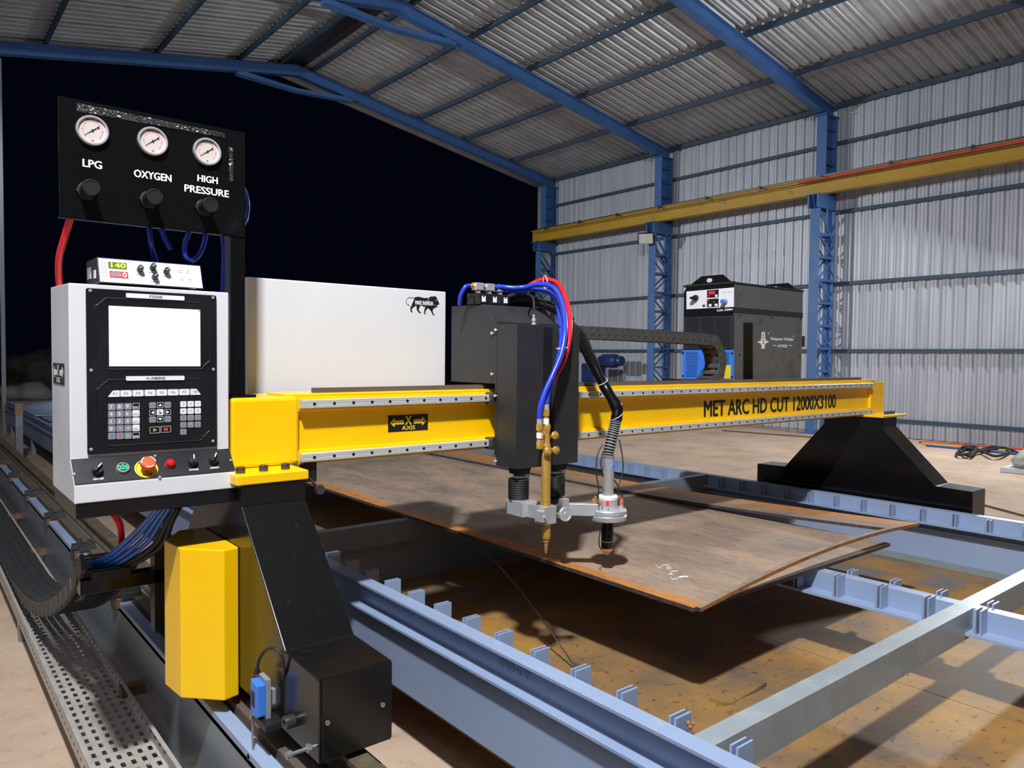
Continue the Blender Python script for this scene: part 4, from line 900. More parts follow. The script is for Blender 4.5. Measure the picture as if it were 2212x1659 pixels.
def hp(x, y, off=0.0): return onP(*px8(x, y), FN+HN*off, HN)
hv = HV.normalized(); hu = Vector((1, 0, 0))
def disp(x0, y0, x1, y1, s, mt_, ml):
    c = (hp(x0, y0)+hp(x1, y1))/2; w, h_ = 0.049, 0.021
    o = obj('display', MB().oprism([(-w/2, -h_/2), (w/2, -h_/2), (w/2, h_/2), (-w/2, h_/2)], c, hu, hv, HN*0.001), M[mt_], fp); mb = MB()
    if s == '140': text(mb, '140', c+HN*.0014-hu*.017-hv*.0075, hu*.038, hv*.015, 1)
    else: text(mb, '0', c+HN*.0014+hu*.010-hv*.0075, hu*.010, hv*.015, 1)
    obj('digits', mb, M[ml], o)
    if s == '0': mb = MB(); text(mb, '88', c+HN*.0013-hu*.021-hv*.0075, hu*.026, hv*.015, 1); obj('unlit_digits', mb, M['key_grey'], o)
disp(490, 195, 785, 320, '140', 'olive', 'led_green'); disp(515, 345, 810, 470, '0', 'rose', 'led_rose')
for x, y in ((1005, 330), (1215, 300), (1440, 365), (1250, 455)):
    c = hp(x, y); k = obj('knob', MB().lathe([(0.0088, 0), (0.0088, 0.012), (0.0078, 0.014), (0.0078, 0.020), (0.007, 0.0215)], c, HN, 18), M['black'], fp, smooth=30)
    obj('knob_mark', MB().hexa([c+HN*.0216+hu*a+hv*b_ for a, b_ in ((-.005, -.004), (.005, .002), (.005, .0035), (-.005, -.0025))], [c+HN*.0222+hu*a+hv*b_ for a, b_ in ((-.005, -.004), (.005, .002), (.005, .0035), (-.005, -.0025))]), M['label_white'], k)
    obj('knob_caption', MB().oprism([(-.012, -.0165), (.010, -.0165), (.010, -.0135), (-.012, -.0135)], c, hu, hv, HN*0.0003), M['key_grey'], fp)
for x, y, k in ((1665, 340, 0), (1800, 352, 1), (1695, 480, 0), (1830, 492, 2)):
    c = hp(x, y); o = obj('touch_key', MB().oprism(rrect(-.0072, .0072, -.0062, .0062, .001, 2), c, hu, hv, HN*0.0006), M['key_grey'], fp); obj('key_face', MB().oprism(rrect(-.0066, .0066, -.0056, .0056, .001, 2), c+HN*.0006, hu, hv, HN*0.0003), M['panel_white'], o)
    mb = MB(); mb.oprism([(-.005, -.0012), (.005, -.0012), (.005, .0012), (-.005, .0012)] if k == 0 else ([(-.004, -.002), (.004, -.002), (0, .003)] if k == 1 else [(-.004, .002), (0, -.003), (.004, .002)]), c+HN*.001, hu, hv, HN*.0003); obj('key_mark', mb, M['print_grey'], o)
mb = MB(); a = hp(368, 520); b_ = hp(925, 555); text(mb, 'Plasma Torch Height Controller', a-hv*.002, hu*(b_.x-a.x), hv*.0065, 0); a = hp(1840, 640); text(mb, 'F1621', a, hu*.017, hv*.005, 1); a = hp(1260, 592); text(mb, 'FL:', a, hu*.010, hv*.0055, 1)
for y in (210, 252, 295, 335, 380, 420): a = hp(430+(y-210)*.15, y); mb.oprism([(-.014, -.0005), (-.004, -.0005), (-.004, .0005), (-.014, .0005)], a, hu, hv, HN*.0002); mb.oprism([(-.0015, -.0015), (.0015, -.0015), (.0015, .0015), (-.0015, .0015)], a, hu, hv, HN*.0003)
for (u0, v0, u1, v1) in ((.03, .22, .975, .224), (.03, .92, .975, .924), (.03, .22, .0317, .924), (.9735, .22, .975, .924)): mb.oprism([(u0, v0), (u1, v0), (u1, v1), (u0, v1)], FN+HN*.0001, HU, HV, HN*.0002)
obj('lettering', mb, M['print_grey'], fp)
for y0, y1, z0, z1 in ((2.475, 2.505, 1.718, 1.742), (2.545, 2.60, 1.722, 1.756)): obj('side_label', MB().box(BLp.x-0.001, BLp.x, y0, y1, z0, z1), M['key_white'], hc)
# ================================================================== GAS GAUGE PANEL on its post
gp = thing('gauge_panel', 'black gas panel with three round gauges and regulator knobs on a post above the console', 'gauge panel', (0.85, 2.49, 1.36))
GX0, GX1, GZ0, GZ1, GY = 0.352, 0.875, 1.880, 2.216, 2.450
obj('panel_box', MB().box(GX0, GX1, GY, GY+0.004, GZ0, GZ1).box(GX0, GX1-0.04, GY, GY+0.03, GZ0, GZ0+0.003), M['black_gloss'], gp, bevel=0.001)
obj('post', MB().box(0.828, 0.876, GY+0.004, GY+0.062, 1.366, 2.21), M['black_gloss'], gp, bevel=0.003)
obj('post_foot', MB().box(0.818, 0.902, GY-0.02, GY+0.10, 1.358, 1.367), M['black_dusty'], gp)
# remains of protective film: glossy crinkled strip
mt, nt, b = base('crinkled_clear_film'); b.inputs['Base Color'].default_value = (0.03, 0.03, 0.032, 1); b.inputs['Roughness'].default_value = 0.2; b.inputs['Specular IOR Level'].default_value = 1.0; b.inputs['Coat Weight'].default_value = 1.0; b.inputs['Coat Roughness'].default_value = 0.1; M['film'] = mt
def film(corners, nu, nv, seed):
    a, b_, c_, d_ = [onY(x, y, GY-0.001) for x, y in corners]; rr = random.Random(seed); V = []
    for j in range(nv+1):
        for i_ in range(nu+1):
            u, v = i_/nu, j/nv; p = (a*(1-u)+b_*u)*(1-v)+(d_*(1-u)+c_*u)*v
            edge = i_ in (0, nu) or j in (0, nv)
            V.append(p+Vector((rr.uniform(-.0012, .0012), -.0002-(0 if edge else abs(rr.gauss(0, .0022))), rr.uniform(-.0012, .0012))))
    return MB().add(V, [(j*(nu+1)+i_, j*(nu+1)+i_+1, (j+1)*(nu+1)+i_+1, (j+1)*(nu+1)+i_) for j in range(nv) for i_ in range(nu)])
obj('film_strip', film([(166, 222), (486, 288), (486, 298), (166, 240)], 100, 8, 3), M['film'], gp)
obj('film_strip', film([(494, 316), (504, 320), (504, 392), (496, 392)], 5, 26, 4), M['film'], gp)
for (gx, gy, kx, ky) in ((199, 283, 187, 413), (329, 306, 321, 432), (446.5, 328.5, 440, 449)):
    c = onY(gx, gy, GY); r = 0.0425
    g = obj('gauge', MB().lathe([(r, 0), (r, 0.008), (r*.97, 0.012), (r*.86, 0.012), (r*.83, 0.006)], c, (0, -1, 0), 40), M['chrome'], gp, smooth=30)
    obj('dial', MB().cyl(c+Vector((0, -.002, 0)), c+Vector((0, -.0065, 0)), r*.85, 36), M['dial'], g)
    mb = MB()
    for i in range(7):
        t = math.radians(225-45*i); d_ = Vector((math.cos(t), 0, math.sin(t))); s_ = Vector((-d_.z, 0, d_.x))*.0006
        a, b_ = c+d_*r*.56+Vector((0, -.0068, 0)), c+d_*r*.66+Vector((0, -.0068, 0)); mb.add([a-s_, a+s_, b_+s_, b_-s_], [(0, 1, 2, 3)])
    mb.tube([c+Vector((math.cos(t)*r*.6, -.0068, math.sin(t)*r*.6)) for t in [math.radians(225-9*i) for i in range(31)]], 0.0004, 4, False)
    mb.oprism([(-.004, -.0015), (.004, -.0015), (.002, .003), (-.002, .003)], c+Vector((0, -.0066, -r*.70)), (1, 0, 0), (0, 0, 1), (0, -.0003, 0))
    obj('scale', mb, M['dial_red'], g)
    mb = MB(); d_ = Vector((-.80, 0, -.60)); s_ = Vector((.6, 0, -.8))
    a = c+Vector((0, -.0075, 0)); mb.hexa([a+d_*r*.62+s_*.0003, a+d_*r*.62-s_*.0003, a-d_*r*.30-s_*.0012, a-d_*r*.30+s_*.0012], [p+Vector((0, -.0006, 0)) for p in (a+d_*r*.62+s_*.0003, a+d_*r*.62-s_*.0003, a-d_*r*.30-s_*.0012, a-d_*r*.30+s_*.0012)])
    mb.oprism([(-.0032, -.0022), (.0032, -.0022), (.0032, .0022), (-.0032, .0022)], a-d_*r*.42, -d_, s_, (0, -.0008, 0)); mb.cyl(a, a+Vector((0, -.0014, 0)), .003, 10)
    obj('needle', mb, M['print_black'], g)
    obj('fill_window', MB().oprism([(-.018, .0), (-.016, .005), (0, .0075), (.016, .005), (.018, 0), (0, .003)], c+Vector((0, -.0068, r*.60)), (1, 0, 0), (0, 0, 1), (0, -.0003, 0)), M['bar_rust'], g)
    k = onY(kx, ky, GY)
    kn = obj('regulator_knob', MB().lathe([(0.0245, 0), (0.0245, 0.004), (0.021, 0.006), (0.0205, 0.045), (0.0225, 0.047), (0.0225, 0.070), (0.021, 0.072), (0.017, 0.072), (0.017, 0.071)], k, (0, -1, 0), 28), M['black'], gp, smooth=30)
    obj('lock_nut', MB().lathe([(0.027, 0), (0.027, 0.009)], k, (0, -1, 0), 6), M['dark_steel'], kn)
mb = MB()
for s, x0, y0, x1, y1, h_ in (('LPG', 179, 361, 220, 364, .0215), ('OXYGEN', 290, 385, 370, 390, .0215), ('HIGH', 427, 392, 470, 397, .0205), ('PRESSURE', 399, 416, 494, 424, .0215)):
    a, b_ = onY(x0, y0, GY-.0007), onY(x1, y1, GY-.0007); text(mb, s, (a.x, GY-.0007, (a.z+b_.z)/2), (b_.x-a.x, 0, 0), (0, 0, h_), 1)
obj('lettering', mb, M['label_white'], gp)
# pipes behind the panel
def hose(name, pts, r, mt_, label, cat='hose', group=None, n=10):
    return tag(obj(name, MB().tube(pts, r, n), M[mt_], smooth=60), label, cat, group)
Yh = 2.50
hose('gas_hose', [onY(152, 470, Yh), onY(142, 505, Yh+.02), onY(128, 555, Yh+.06), onY(127, 600, Yh+.1), onY(131, 640, Yh+.14), onY(132, 700, Yh+.19)], 0.0098, 'red_hose', 'bright red hose hanging from the left end of the gauge panel')
hose('pneumatic_hose', [onY(322, 490, Yh), onY(327, 530, Yh), onY(336, 562, Yh+.05), onY(345, 600, Yh+.1), onY(345, 640, Yh+.13)], 0.0075, 'blue_pipe', 'blue plastic hose dropping behind the torch height controller')
hose('pneumatic_hose', [onY(347, 490, Yh), onY(356, 515, Yh), onY(369, 540, Yh)], 0.0075, 'blue_pipe', 'short blue hose end sticking out under the gauge panel')
hose('pneumatic_hose', [onY(410, 500, Yh), onY(400, 525, Yh), onY(400, 552, Yh), onY(412, 564, Yh+.01), onY(428, 553, Yh+.02), onY(440, 530, Yh+.03), onY(446, 500, Yh+.03)], 0.0075, 'blue_pipe', 'looped blue hose hanging under the high pressure regulator')
hose('pneumatic_hose', [onY(480, 500, Yh+.09), onY(484, 545, Yh+.09), onY(483, 590, Yh+.09), onY(482, 640, Yh+.09), onY(484, 720, Yh+.09), onY(485, 840, Yh+.09), (onY(485, 840, Yh+.09).x+.015, Yh+.09, 1.358)], 0.0080, 'blue_hose', 'blue hose running down beside the panel post to the console', group='blue hoses beside the post')
hose('pneumatic_hose', [onY(491, 500, Yh+.11), onY(493, 560, Yh+.11), onY(493, 640, Yh+.11), onY(493, 720, Yh+.11), onY(493, 845, Yh+.11), (onY(493, 845, Yh+.11).x+.012, Yh+.11, 1.358)], 0.0070, 'blue_hose', 'blue hose running down beside the panel post to the console', group='blue hoses beside the post')
hose('pneumatic_hose', [onY(518, 400, 2.515), onY(528, 408, 2.545), onY(534, 425, 2.565), onY(536, 450, 2.57), onY(532, 475, 2.565), onY(524, 488, 2.545), onY(515, 496, 2.515)], 0.0062, 'blue_pipe', 'blue hose bulging out behind the post of the gauge panel')

# ================================================================== WHITE CABINET behind the beam, with the walking lion emblem
WX0, WX1, WY = 0.989, 1.866, 2.75
wc = thing('electrical_cabinet', 'large white cabinet behind the gantry beam with a black lion emblem', 'cabinet', (1.43, 2.8, 1.30))
obj('cabinet_body', MB().box(WX0, WX1, WY, WY+0.25, 1.30, 1.783), M['white'], wc, bevel=0.004)
def cpx(x, y): p = onY(870+x/20.74, 620+y/20.74, WY-0.0006); return (p.x, p.z)
lion = [(530, 470), (600, 450), (680, 432), (760, 445), (850, 470), (960, 492), (1080, 490), (1190, 478), (1230, 435), (1275, 418), (1330, 428), (1400, 412), (1460, 418), (1510, 455), (1540, 520), (1570, 590), (1600, 660), (1640, 755), (1600, 790), (1535, 800), (1550, 840), (1560, 880), (1520, 870), (1545, 910), (1490, 900), (1480, 935), (1440, 915), (1400, 945), (1370, 975), (1345, 1010), (1345, 1080), (1360, 1160), (1385, 1215), (1420, 1245), (1405, 1275), (1350, 1255), (1320, 1200), (1270, 1100), (1215, 1010), (1160, 970), (1120, 940), (1070, 1000), (1030, 1060), (1000, 1130), (1005, 1180), (1040, 1215), (1020, 1225), (965, 1205), (950, 1160), (965, 1060), (990, 960), (1005, 890), (930, 870), (860, 835), (790, 815), (755, 890), (720, 970), (715, 1020), (750, 1090), (790, 1130), (825, 1155), (790, 1170), (735, 1160), (690, 1110), (640, 1040), (620, 970), (625, 880), (600, 830), (540, 855), (470, 910), (420, 960), (395, 1020), (400, 1070), (440, 1090), (440, 1130), (380, 1130), (350, 1080), (340, 990), (345, 900), (390, 850), (420, 760), (470, 640), (520, 540)]
mb = MB(); mb.prism([cpx(*p) for p in lion], 'y', WY-0.0010, WY-0.0002)
tl = [(540, 480), (480, 490), (400, 480), (320, 475), (250, 490), (190, 540), (160, 610), (155, 680), (180, 740), (220, 785), (255, 815)]
mb.tube([(cpx(*p)[0], WY-0.0006, cpx(*p)[1]) for p in tl], 0.0011, 5); mb.prism([cpx(*p) for p in ((225, 770), (260, 780), (305, 845), (260, 830))], 'y', WY-0.0010, WY-0.0002)
em = obj('lion_emblem', mb, M['print_black'], wc)
a = cpx(555, 760); b_ = cpx(1360, 870); c_ = cpx(555, 580); mb = MB(); text(mb, 'MAKE IN INDIA', (a[0], WY-0.0014, a[1]-.002), (b_[0]-a[0], 0, 0.0), (0, 0, c_[1]-a[1]), 1)
obj('lettering', mb, M['label_white'], em)
mb = MB()
for s in ([(1160, 500), (1120, 640)], [(1040, 640), (1000, 880)], [(1460, 640), (1500, 590), (1560, 580)], [(1430, 760), (1480, 850), (1520, 880)]): mb.tube([(cpx(*p)[0], WY-0.0012, cpx(*p)[1]) for p in s], 0.0005, 4, False)
obj('emblem_lines', mb, M['label_white'], em)

# ================================================================== TORCH CARRIAGE on the beam
CXA, CXB, CYF = 1.855, 2.192, 2.241
ca = thing('torch_carriage', 'dark grey torch carriage with two lifter housings riding on the gantry beam', 'torch carriage', (2.02, 2.4, 1.06))
obj('rear_housing', MB().prism([(2.376, 1.390), (2.376, 1.636), (2.463, 1.714), (2.690, 1.716), (2.690, 1.390)], 'x', CXA, CXB), M['charcoal'], ca, bevel=0.002)
obj('back_plate', MB().box(CXA, CXB, 2.368, 2.378, 1.10, 1.64), M['charcoal'], ca)
for x0, x1 in ((CXA, 1.994), (2.056, CXB)):
    obj('lifter_housing', MB().box(x0, x1, CYF, 2.366, 1.060, 1.628), M['charcoal'], ca, bevel=0.0015)
    cxm = (x0+x1)/2-.005; ym = 2.30
    # ball-screw rod and folded bellows below each lifter
    zb0 = 0.917; pr = [(0.016, 0.900), (0.016, zb0), (0.030, zb0+0.002)]
    k = 0; z = zb0+0.006
    while z < 1.008: pr += [(0.043, z), (0.0395, z+0.0035)]; z += 0.007
    pr += [(0.030, 1.012), (0.018, 1.014), (0.018, 1.062)]
    obj('bellows', MB().lathe(pr, (cxm, ym, 0), (0, 0, 1), 28), M['rubber'], ca, smooth=25)
    obj('hose_clamp', MB().lathe([(0.024, 1.014), (0.0245, 1.014), (0.0245, 1.024), (0.024, 1.024)], (cxm, ym, 0), (0, 0, 1), 24).box(cxm+.012, cxm+.036, ym-.026, ym-.014, 1.013, 1.026), M['alu'], ca)
    obj('lifter_neck', MB().prism([(cxm-.03, 1.062), (cxm-.024, 1.03), (cxm+.030, 1.03), (cxm+.044, 1.062)], 'y', ym-.03, ym+.03), M['black'], ca)
    obj('rod_block', MB().box(cxm-.035, cxm+.03, ym-.035, ym+.035, 0.893, 0.913), M['black'], ca)
obj('gap_shade_plate', MB().box(1.994, 2.056, 2.258, 2.366, 1.075, 1.62), M['print_black'], ca)  # added black plate standing in for the shade between the lifter housings
scw = mesh('screw', MB().lathe([(0.003, 0), (0.003, 0.008), (0.006, 0.008), (0.0065, 0.011), (0.004, 0.013)], (0, 0, 0), (-1, 0, 0), 10), M['steel'], 40)
for x, y in ((1066, 720), (1074, 713), (1066, 808), (1073, 855), (1073, 996)): p = onX(x, y, CXA); inst(scw, 'screw', (CXA, p.y, p.z), ca)
for z in (1.331, 1.148): obj('slider_block', MB().box(CXA-.012, CXA+.06, 2.375, 2.425, z-.024, z+.024), M['dark_steel'], ca)
# sensor plug on top of the first lifter
p = onY(1153, 690, 2.30)
obj('cable_plug', MB().lathe([(0.011, 1.628), (0.011, 1.634), (0.007, 1.636), (0.007, 1.644), (0.0095, 1.646), (0.0095, 1.654), (0.005, 1.656), (0.005, 1.672)], (p.x, 2.30, 0), (0, 0, 1), 14), M['alu'], ca, smooth=30)
# solenoid valves on the roof
def valve(x, y_px, big):
    p = onP(x, y_px, (0, 0, 1.716), Vector((0, 0, 1))); p = onZ(x, y_px, 1.716) if False else onY(x, y_px, 2.50); b0 = p.x
    t = obj('solenoid_valve', MB().box(b0-.019, b0+.019, 2.475, 2.513, 1.7165, 1.762), M['black'], ca, bevel=0.004)
    if big: obj('valve_connector', MB().box(b0-.024, b0+.012, 2.513, 2.56, 1.7165, 1.748).box(b0-.014, b0+.008, 2.513, 2.575, 1.748, 1.765), M['black'], t, bevel=0.003)
    obj('coil_mark', MB().oprism([(-.010, -.012), (.010, -.012), (.010, .012), (.004, .012), (.004, .006), (-.004, .006), (-.004, .012), (-.010, .012)], (b0, 2.4745, 1.738), (1, 0, 0), (0, 0, 1), (0, -.0005, 0)), M['label_white'], t)
    obj('valve_body', MB().box(b0-.020, b0+.020, 2.50, 2.535, 1.775, 1.806).cyl((b0, 2.515, 1.762), (b0, 2.515, 1.776), 0.012, 8), M['alu'], t, bevel=0.003)
    for s in (-1, 1): obj('brass_fitting', MB().cyl((b0+s*.020, 2.517, 1.792), (b0+s*.034, 2.517, 1.792), .0095, 6).cyl((b0+s*.034, 2.517, 1.792), (b0+s*.044, 2.517, 1.792), .007, 10), M['brass'], t)
    return Vector((b0, 2.517, 1.792))
v1 = valve(1037, 645, True); v2 = valve(1061, 647, False); v3 = valve(1084, 649, False)
v1 = Vector((v1.x, v1.y, v1.z))

# ================================================================== OXY-FUEL TORCH (brass) and its clamp
TY = 2.150
def tp(x, y, Y=TY): return onY(x, y, Y)
ot = thing('oxyfuel_torch', 'brass cutting torch with knurled valve knobs clamped in front of the first lifter', 'cutting torch', tp(1183, 1193))
ax = tp(1179, 1060).x; z = lambda y: tp(1181, y).z
obj('torch_barrel', MB().lathe([(0.0185, z(1098)), (0.0185, z(985)), (0.017, z(980)), (0.015, z(972))], (ax, TY, 0), (0, 0, 1), 24), M['brass'], ot, smooth=30)
obj('torch_head', MB().lathe([(0.0155, z(1185-22)), (0.0175, z(1160)), (0.0175, z(1143)), (0.016, z(1140)), (0.0165, z(1135)), (0.0165, z(1128)), (0.014, z(1122)), (0.014, z(1098))], (ax+.004, TY, 0), (0, 0, 1), 20), M['brass'], ot, smooth=30)
obj('head_nut', MB().lathe([(0.0125, z(1170)), (0.0125, z(1162))], (ax+.004, TY, 0), (0, 0, 1), 6), M['brass'], ot)
obj('nozzle', MB().lathe([(0.0045, z(1194)), (0.006, z(1188)), (0.009, z(1170))], (ax+.004, TY, 0), (0, 0, 1), 14), M['copper'], ot, smooth=40)
obj('manifold', MB().lathe([(0.012, z(985)), (0.014, z(960)), (0.011, z(955)), (0.011, z(930)), (0.013, z(928)), (0.013, z(918)), (0.009, z(915))], (ax+.004, TY, 0), (0, 0, 1), 16).tube([(ax, TY, z(970)), (ax-.022, TY, z(962)), (ax-.028, TY, z(950))], .011, 10), M['brass'], ot, smooth=40)
def knob(px, py, dirv, parent=ot, base_=None):
    p = tp(px, py, TY-.02); d_ = Vector(dirv).normalized()
    obj('valve_knob', MB().lathe([(0.007, -.036), (0.007, 0), (0.0145, .001), (0.0158, .003), (0.0158, .010), (0.0135, .012), (0.008, .013), (0.007, .016), (0.003, .017)], p, d_, 14), M['brass'], ot, smooth=30)
knob(1197, 941, (-.15, -.95, .3)); knob(1199, 972, (-.1, -.99, 0)); knob(1182, 975, (-.5, -.85, -.1))
def fitting(x, ytop, ybot, Yc):
    p = tp(x, (ytop+ybot)/2, Yc); X = p.x; f = lambda t: tp(x, ybot+(ytop-ybot)*t, Yc).z
    o = obj('hose_union', MB().lathe([(0.0125, f(.62)), (0.0125, f(.82))], (X, Yc, 0), (0, 0, 1), 6).lathe([(0.009, f(0)), (0.0115, f(.02)), (0.0115, f(.26)), (0.009, f(.30)), (0.009, f(.62))], (X, Yc, 0), (0, 0, 1), 14), M['brass'], ot, smooth=30)
    obj('white_sleeve', MB().lathe([(0.0118, f(.36)), (0.0118, f(.54))], (X, Yc, 0), (0, 0, 1), 16), M['label_white'], o)
    obj('ferrule', MB().lathe([(0.0096, f(.82)), (0.0105, f(.83)), (0.0105, f(1.0)), (0.0096, f(1.0))], (X, Yc, 0), (0, 0, 1), 16), M['alu'], o)
    return Vector((X, Yc, f(1.0)))
e1 = fitting(1165, 905, 970, TY); e2 = fitting(1180, 873, 940, TY+.005); e3 = fitting(1172, 905, 960, TY+.035)
# clamp: aluminium bracket, block, hand wheel
cx0 = tp(1113, 1095, 2.27).x
obj('torch_clamp', MB().box(ax-.030, ax+.034, TY-.026, TY+.03, z(1130), z(1092)), M['alu'], ot, bevel=0.002)
pA, pB = tp(1113, 1098, 2.262), tp(1158, 1105, TY+.01)
zc0, zc1 = tp(1135, 1117, 2.23).z, tp(1135, 1084, 2.23).z
obj('clamp_bracket', MB().box(cxm-.24, cxm-.165, 2.225, 2.325, zc0, zc1).prism([(1.895, 2.225), (1.955, 2.225), (ax-.028, TY+.028), (ax-.028, TY-.012)][::1], 'z', zc0+.002, zc1-.004), M['alu'], ot, bevel=0.002)
obj('clamp_screw', MB().box(ax-.046, ax-.030, TY-.032, TY+.01, z(1122), z(1100)).cyl((ax-.034, TY-.032, z(1111)), (ax-.034, TY-.040, z(1111)), .006, 10), M['alu'], ot)
pw = tp(1221, 1111, TY-.035); wd_ = Vector((-.22, -.97, .05)).normalized()
hw_ = obj('hand_wheel', MB().lathe([(0.010, -.016), (0.010, -.006), (0.0265, -.006), (0.0285, -.004), (0.0285, .004), (0.0265, .006), (0.022, .006), (0.021, .005), (0.009, .005), (0.008, .006), (0.0, .006)], pw, wd_, 28), M['alu'], ot, smooth=30)
obj('wheel_shaft', MB().cyl(pw-wd_*.016, pw-wd_*.026, .006, 12).cyl(pw-wd_*.018, (ax+.030, TY, pw.z), .0055, 12).cyl((ax+.034, TY, pw.z), (ax+.044, TY-.004, pw.z), .009, 8), M['brass'], hw_)

# ================================================================== PLASMA TORCH with breakaway ring
PY = 2.165
def pp(x, y, Y=PY): return onY(x, y, Y)
pt = thing('plasma_torch', 'plasma torch with steel tube, breakaway ring with red lights and black nozzle body', 'plasma torch', pp(1312, 1200))
pxx = pp(1313, 1090).x; Z = lambda y: pp(1313, y).z
L = lambda prof, n=32: MB().lathe([(r, Z(y)) for r, y in prof], (pxx, PY, 0), (0, 0, 1), n)
obj('torch_tube', L([(0.0240, 1082), (0.0240, 992), (0.0228, 985)]), M['stainless'], pt, smooth=30)
obj('tube_label', MB().add([(pxx+.0243*math.cos(t), PY+.0243*math.sin(t), zz) for zz in (Z(1017), Z(990)) for t in [math.radians(-115+10*i) for i in range(10)]], [(i, i+1, 11+i, 10+i) for i in range(9)]), paint('blue_white_label', (0.25, 0.33, 0.80), 0.4, var=0.35, s=60), pt)
obj('ring_flange', L([(0.0780, 1121), (0.0805, 1118), (0.0805, 1111), (0.077, 1109), (0.0795, 1108), (0.0795, 1100), (0.077, 1098), (0.036, 1097)]), M['alu'], pt, smooth=30)
obj('ring_hub', L([(0.0405, 1098), (0.041, 1097), (0.041, 1078), (0.0405, 1077)]), M['chrome'], pt, smooth=30)
obj('insulator', L([(0.042, 1078), (0.0425, 1077), (0.0425, 1072), (0.040, 1070)]), M['label_white'], pt, smooth=30)
obj('torch_body', L([(0.0245, 1183), (0.0255, 1180), (0.0255, 1130), (0.0245, 1128)]), M['black_gloss'], pt, smooth=30)
obj('body_band', L([(0.0258, 1168.6), (0.0258, 1168)]), M['alu'], pt)
obj('adapter', L([(0.0235, 1130), (0.0235, 1116)]), M['brass'], pt, smooth=30)
obj('nozzle_cap', L([(0.003, 1199), (0.012, 1193), (0.0235, 1188), (0.0245, 1183)]), M['copper'], pt, smooth=35)
for k, (a, nm) in enumerate(((195, 'brass'), (222, 'led_red'), (285, 'brass'), (330, 'led_red'), (20, 'brass'), (100, 'brass'), (150, 'brass'))):
    t = math.radians(a); q = Vector((pxx+.062*math.cos(t), PY+.062*math.sin(t), 0))
    o = obj('ring_pin', MB().lathe([(0.0045, Z(1098)), (0.0045, Z(1086))], q, (0, 0, 1), 8), M['steel'], pt)
    obj('red_light' if nm == 'led_red' else 'brass_nut', MB().lathe([(0.0055, Z(1086)), (0.0062, Z(1085)), (0.0062, Z(1079)), (0.0035, Z(1076))], q, (0, 0, 1), 8), M[nm], o)
# arm from the second lifter to the ring
za0, za1 = pp(1260, 1108, 2.24).z, pp(1250, 1084, 2.24).z
obj('torch_arm', MB().box(2.105, 2.140, 2.235, 2.27, za0-.012, za1+.022).prism([(2.140, 2.235), (2.140, 2.275), (pxx-.068, PY+.030), (pxx-.068, PY-.012)], 'z', za0, za1), M['alu'], pt, bevel=0.002)
# thin wires along the torch
for pts in ([(1302, 960), (1290, 985), (1288, 1020), (1293, 1055), (1292, 1078)], [(1303, 975), (1298, 1000), (1303, 1030)], [(1338, 950), (1345, 990), (1345, 1020), (1336, 1050), (1333, 1066)], [(1326, 1036), (1336, 1052), (1343, 1070), (1346, 1078)], [(1298, 1140), (1294, 1165), (1295, 1180), (1299, 1187)]):
    hose('sensor_wire', [pp(x, y, PY-.03) for x, y in pts], 0.0026, 'rubber', 'thin black wire hanging along the plasma torch', 'wire', 'wires on the plasma torch', 6)
# conduit: corrugated sleeve, then wrapped cable bundle up to the chain
cpts = [pp(1314, 988), pp(1316, 970), pp(1322, 945), pp(1327, 925), pp(1330, 908)]
SPp = spline(cpts, 4)
slv = obj('flexible_sleeve', MB().tube(cpts, .0215, 18), M['rubber'], pt, smooth=60)
for i in range(len(SPp)-1):
    a, b_ = SPp[i], SPp[i+1]; obj('sleeve_ring', MB().cyl(a, a+(b_-a)*.32, .0255, 18), M['chrome'], slv, smooth=40)
bu = [pp(1330, 912), pp(1333, 895), pp(1332, 880, PY+.01), pp(1317, 853, PY+.04), pp(1302, 828, PY+.08), pp(1285, 795, PY+.14), pp(1270, 762, PY+.22), pp(1255, 730, PY+.34), pp(1240, 712, PY+.42)]
cbn = tag(obj('cable_bundle', MB().tube(bu, lambda t: .0215+.006*t+.003*math.sin(9*t)+.002*math.sin(31*t), 12), M['black_gloss'], smooth=60), 'thick black wrapped cable bundle running down to the plasma torch', 'cable bundle')
for q in ((1300, 826, PY+.08), (1331, 899, PY), (1258, 735, PY+.32)):
    c = pp(*q); d_ = Vector((.35, -.1, -.6)); u, v, _ = frame(d_)
    obj('cable_tie', MB().tube([c+(u*math.cos(t)+v*math.sin(t))*.0265 for t in [i*math.pi/8 for i in range(17)]], .0016, 5, False), M['tie'], cbn)
# black cables heaped on the carriage roof
for i, s in enumerate(([(1090, 646), (1110, 638), (1140, 640), (1170, 655), (1205, 668), (1240, 700)], [(1092, 652), (1120, 648), (1150, 655), (1185, 668), (1225, 690), (1250, 720)], [(1095, 642), (1125, 634), (1165, 648), (1200, 660), (1238, 690)], [(1150, 655), (1180, 660), (1210, 672), (1230, 690)])):
    hose('control_cable', [pp(x, y, 2.52-.02*i) for x, y in s], 0.009, 'rubber', 'black control cable heaped over the carriage roof', 'cable', 'cables on the carriage roof')
hose('control_cable', [pp(1153, 668, 2.30), pp(1153, 650, 2.31), pp(1146, 638, 2.34), pp(1140, 636, 2.38), pp(1146, 630, 2.42), pp(1165, 634, 2.48), pp(1176, 650, 2.52)], 0.0042, 'rubber', 'thin black cable looping up from the plug on the first lifter', 'cable')

